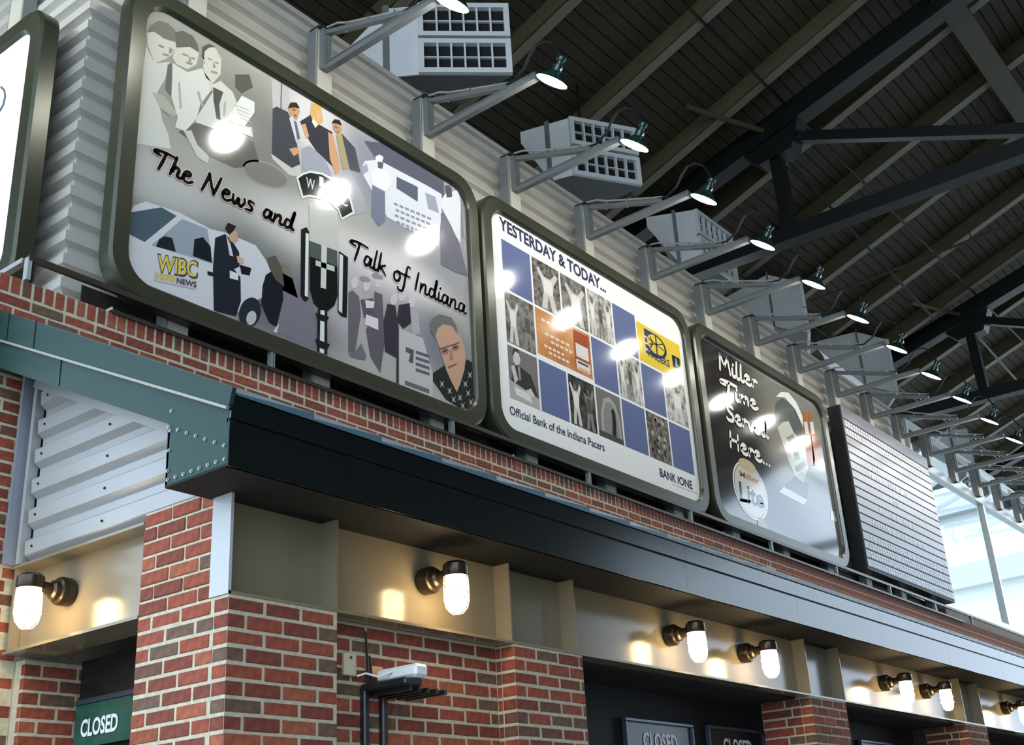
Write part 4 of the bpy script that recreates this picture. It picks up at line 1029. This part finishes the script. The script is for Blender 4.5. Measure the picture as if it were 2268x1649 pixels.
# ================================================================ horn loudspeakers
def horn(FL,FR,tip,z0,z1,label):
    """FL,FR: front lower corners in plan; tip: rear throat (x,y,z)"""
    FL=Vector((*FL,0)); FR=Vector((*FR,0)); tip=Vector(tip)
    u=(FR-FL); W=u.length; u.normalize(); nrm=Vector((u.y,-u.x,0))
    if nrm.dot(CAM-FL)<0 and False: nrm=-nrm
    back=Vector((tip.x,tip.y,0))-FL
    H=z1-z0; C=(FL+FR)/2
    t=thing('horn_loudspeaker',(C.x,C.y,z0),label,'loudspeaker','white horn loudspeakers above the upper wall')
    pt=lambda s,d,z: FL+u*s+nrm*d+Vector((0,0,z))
    zm=(z0+z1)/2; gp=.035
    mid=back*.45
    def horn_half(za,zb_):
        # frame ring with depth
        fr=.055
        g=MB()
        for s0,s1,a,b in((0,W,za,za+fr),(0,W,zb_-fr,zb_),(0,fr,za+fr,zb_-fr),(W-fr,W,za+fr,zb_-fr)):
            P=[pt(s0,.0,a),pt(s1,.0,a),pt(s1,.0,b),pt(s0,.0,b)]; g.prism(P,-nrm*.065)
        f=g.build('mouth_frame',M_horn,t)
        for k in range(1,6):
            s=fr+(W-2*fr)*k/6; g=MB(); g.prism([pt(s-.009,-.006,za+fr),pt(s+.009,-.006,za+fr),pt(s+.009,-.006,zb_-fr),pt(s-.009,-.006,zb_-fr)],-nrm*.05); g.build('divider',M_horn,t)
        z=(za+zb_)/2; g=MB(); g.prism([pt(fr,-.03,z-.006),pt(W-fr,-.03,z-.006),pt(W-fr,-.03,z+.006),pt(fr,-.03,z+.006)],-nrm*.03); g.build('divider',M_horn,t)
        g=MB(); g.prism([pt(fr,-.06,za+fr),pt(W-fr,-.06,za+fr),pt(W-fr,-.06,zb_-fr),pt(fr,-.06,zb_-fr)],-nrm*.01); g.build('throat_screen',M_dark,t)
    horn_half(z0,zm-gp/2); horn_half(zm+gp/2,z1)
    # body: front section then taper to the throat
    d0=-nrm*.05
    a=[FL+d0,FR+d0]; ZB=z0+.005; ZT_=z1-.005
    bL=FL+mid; bR=FR+Vector((.05,.72,0))
    def ringp(l,r,za,zb_): return [l+Vector((0,0,za)),r+Vector((0,0,za)),r+Vector((0,0,zb_)),l+Vector((0,0,zb_))]
    R0=ringp(a[0],a[1],ZB,ZT_); R1=ringp(bL,bR,ZB,ZT_)
    tl=Vector((tip.x,tip.y,0)); tr=tl+Vector((.3,.05,0))
    R2=ringp(tl,tr,tip.z-.08,tip.z+.08)
    g=MB(); g.add(R0+R1,[(0,1,5,4),(1,2,6,5),(2,3,7,6),(3,0,4,7)]); g.build('front_shell',M_horn,t)
    g=MB(); g.add(R1+R2,[(0,1,5,4),(1,2,6,5),(2,3,7,6),(3,0,4,7),(4,5,6,7)]); g.build('throat_shell',M_horn,t)
    g=MB(); e=(bL-FL).normalized()*.02; s_=-u*.02
    g.prism([bL+s_-e+Vector((0,0,ZB-.02)),bL+s_+e+Vector((0,0,ZB-.02)),bL+s_+e+Vector((0,0,ZT_+.04)),bL+s_-e+Vector((0,0,ZT_+.04))],u*.03); g.build('flange',M_post,t)
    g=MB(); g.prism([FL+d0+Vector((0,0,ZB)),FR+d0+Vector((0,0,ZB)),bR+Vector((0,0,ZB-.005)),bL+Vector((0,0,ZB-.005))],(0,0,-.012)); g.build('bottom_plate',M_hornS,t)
    g=MB(); 
    g.tube([(C.x+mid.x,C.y+mid.y,z1-.05),(C.x+mid.x,C.y+mid.y,rz_(C.y+mid.y)-.02)],.012,6); g.build('hanger_rod',M_truss,t)
def hz(px,py,Y): v=at(px,py,Y); return (v.x,v.y)
horn((4.03,2.40),(4.65,1.72),tuple(at(772,120,3.05)),6.12,6.97,'nearest white horn loudspeaker, its grille facing out over the microphone billboard')
horn((6.67,2.40),(7.42,1.95),tuple(at(1153,305,3.05)),6.20,6.99,'second white horn loudspeaker, behind the third sign light')
horn((9.66,2.40),(10.66,2.39),tuple(at(1432,492,3.05)),6.26,7.05,'third white horn loudspeaker, grille turned away to the far end')
p=at(1785,672,2.4); q=at(1609,669,3.1); horn((p.x,p.y),(p.x+.88,p.y+.42),(q.x,q.y,q.z),6.30,7.20,'fourth white horn loudspeaker, seen from its flank')
p=at(1972,770,2.4); q=at(1811,765,3.1); horn((p.x,p.y),(p.x+.80,p.y+.55),(q.x,q.y,q.z),6.35,7.40,'fifth white horn loudspeaker, above the LED board')
p=at(2150,985,2.4); q=at(2060,1000,3.1); horn((p.x,p.y),(p.x+.76,p.y+.60),(q.x,q.y,q.z),5.80,6.66,'farthest white horn loudspeaker, past the LED board')

# ================================================================ LED message board
lb=thing('led_board',(13.6,1.75,2.31),'grey LED message board in a black cabinet past the beer billboard','message board')
X0,X1,Z0,Z1=11.93,15.30,2.31,4.63
g=MB(); g.box(X0,X1,1.76,1.93,Z0,Z1); g.build('cabinet',M_black,lb)
M_led=mat('led_face',srgb(112,112,118),.35,metal=.2,var=.05,scale=3); M_ledd=mat('led_seam',(.03,.03,.035),.6)
g=MB(); g.box(X0,X1,1.745,1.76,Z0,Z1); g.build('face_backing',M_ledd,lb)
rows=17; rh=(Z1-.20-Z0-.03)/rows
g=MB(); g.cbox(X0+.01,X1-.01,1.735,1.746,Z1-.19,Z1-.005,.003); g.build('header_panel',M_led,lb)
M_on=mat('led_lit',(.9,.88,.8),.5,emit=(1,.96,.84),gain=.45); M_off=mat('led_lens',(.72,.74,.78),.3)
random.seed(3)
words=[None,None,None,None,(8,11),(5,22),None,(14,17),None,(7,22),None,(4,26),None,(2,34),(1,36),(1,36),(1,36)]
for r in range(rows):
    zt=Z1-.20-r*rh
    g=MB(); g.cbox(X0+.012,X1-.012,1.736,1.746,zt-rh+.012,zt-.004,.003); pn=g.build('row_panel',M_led,lb)
    g=MB(); NCOL=36
    for c in range(NCOL):
        x=X0+.06+(X1-X0-.12)*(c+.5)/NCOL
        lit=(r<2) or (words[r] and words[r][0]<=c<=words[r][1] and random.random()<(.95 if r>12 else .7))
        if lit:
            for dz in((.3,.7) if r<2 or r>12 else (.5,)):
                h=.014 if r<2 else (.012 if r>12 else .030); wd=.012 if r<2 or r>12 else .010
                g.box(x-wd,x+wd,1.731,1.736,zt-rh*dz-h,zt-rh*dz+h)
    if g.v:
        o=g.build('led_cluster',M_on if r<2 else M_off,pn); o['kind']='stuff'

# ================================================================ tall window past the board
gw=root('window_1',(19,2.1,2.4),label='tall glazed wall past the LED board')
YG=2.10
M_glass=mat('window_glass',(1,1,1),.02)
nt=M_glass.node_tree; nt.nodes.clear()
out=nt.nodes.new('ShaderNodeOutputMaterial'); mx=nt.nodes.new('ShaderNodeMixShader'); tr=nt.nodes.new('ShaderNodeBsdfTransparent'); gl=nt.nodes.new('ShaderNodeBsdfGlossy')
gl.inputs['Roughness'].default_value=.02; tr.inputs[0].default_value=(.93,.97,.97,1); mx.inputs[0].default_value=.07
nt.links.new(tr.outputs[0],mx.inputs[1]); nt.links.new(gl.outputs[0],mx.inputs[2]); nt.links.new(mx.outputs[0],out.inputs[0])
mulls=[15.6,19.15,22.7,26.2,29.8]
for a,b in zip(mulls,mulls[1:]):
    for z0,z1 in((2.45,4.70),(4.84,5.50)):
        g=MB(); g.box(a+.04,b-.04,YG-.003,YG+.003,z0,z1); g.build('pane',M_glass,gw)
for x in mulls:
    g=MB(); g.cbox(x-.045,x+.045,YG-.06,YG+.06,2.36,5.53,.006); g.build('mullion',M_sill,gw)
g=MB(); g.cbox(15.6,29.8,YG-.07,YG+.07,4.70,4.84,.006); g.build('transom',M_sill,gw)
g=MB(); g.cbox(15.5,29.8,YG-.12,YG+.10,2.30,2.45,.008); g.build('sill_rail',M_sill,gw)
g=MB(); g.box(15.55,30,1.98,2.22,2.05,2.30); g.box(24.01,30,1.75,2.3,FLOOR,2.05); struct(g,'wall_far',M_wallp)

# ================================================================ outside, seen through the window
def garage(x,y,L,rz,label,colr,h=12):
    t=thing('parking_garage',(x,y,FLOOR),label,'building','buildings outside the window',rz=rz)
    n=int(h/3)
    for k in range(n):
        g=MB(); g.box(0,L,0,14,k*3+2.1,k*3+3.0); o=bpy.data.objects.new('deck_slab',g.mesh('deck_slab',colr)); col.objects.link(o); o.parent=t
    for k in range(int(L/6)+1):
        g=MB(); g.box(k*6,k*6+.6,.2,.8,0,n*3); o=bpy.data.objects.new('column',g.mesh('column',colr)); col.objects.link(o); o.parent=t
    g=MB(); g.box(.5,L-.5,5,13.5,0,n*3-1); o=bpy.data.objects.new('core',g.mesh('core',mat('garage_core',srgb(210,210,208),.8))); col.objects.link(o); o.parent=t
garage(58,3,44,math.radians(82),'pale concrete parking garage outside the tall window',mat('pale_concrete',srgb(176,178,180),.8),18)
garage(84,24,40,math.radians(84),'red brick block standing beyond the parking garage',mat('red_block',srgb(150,96,86),.8),27)
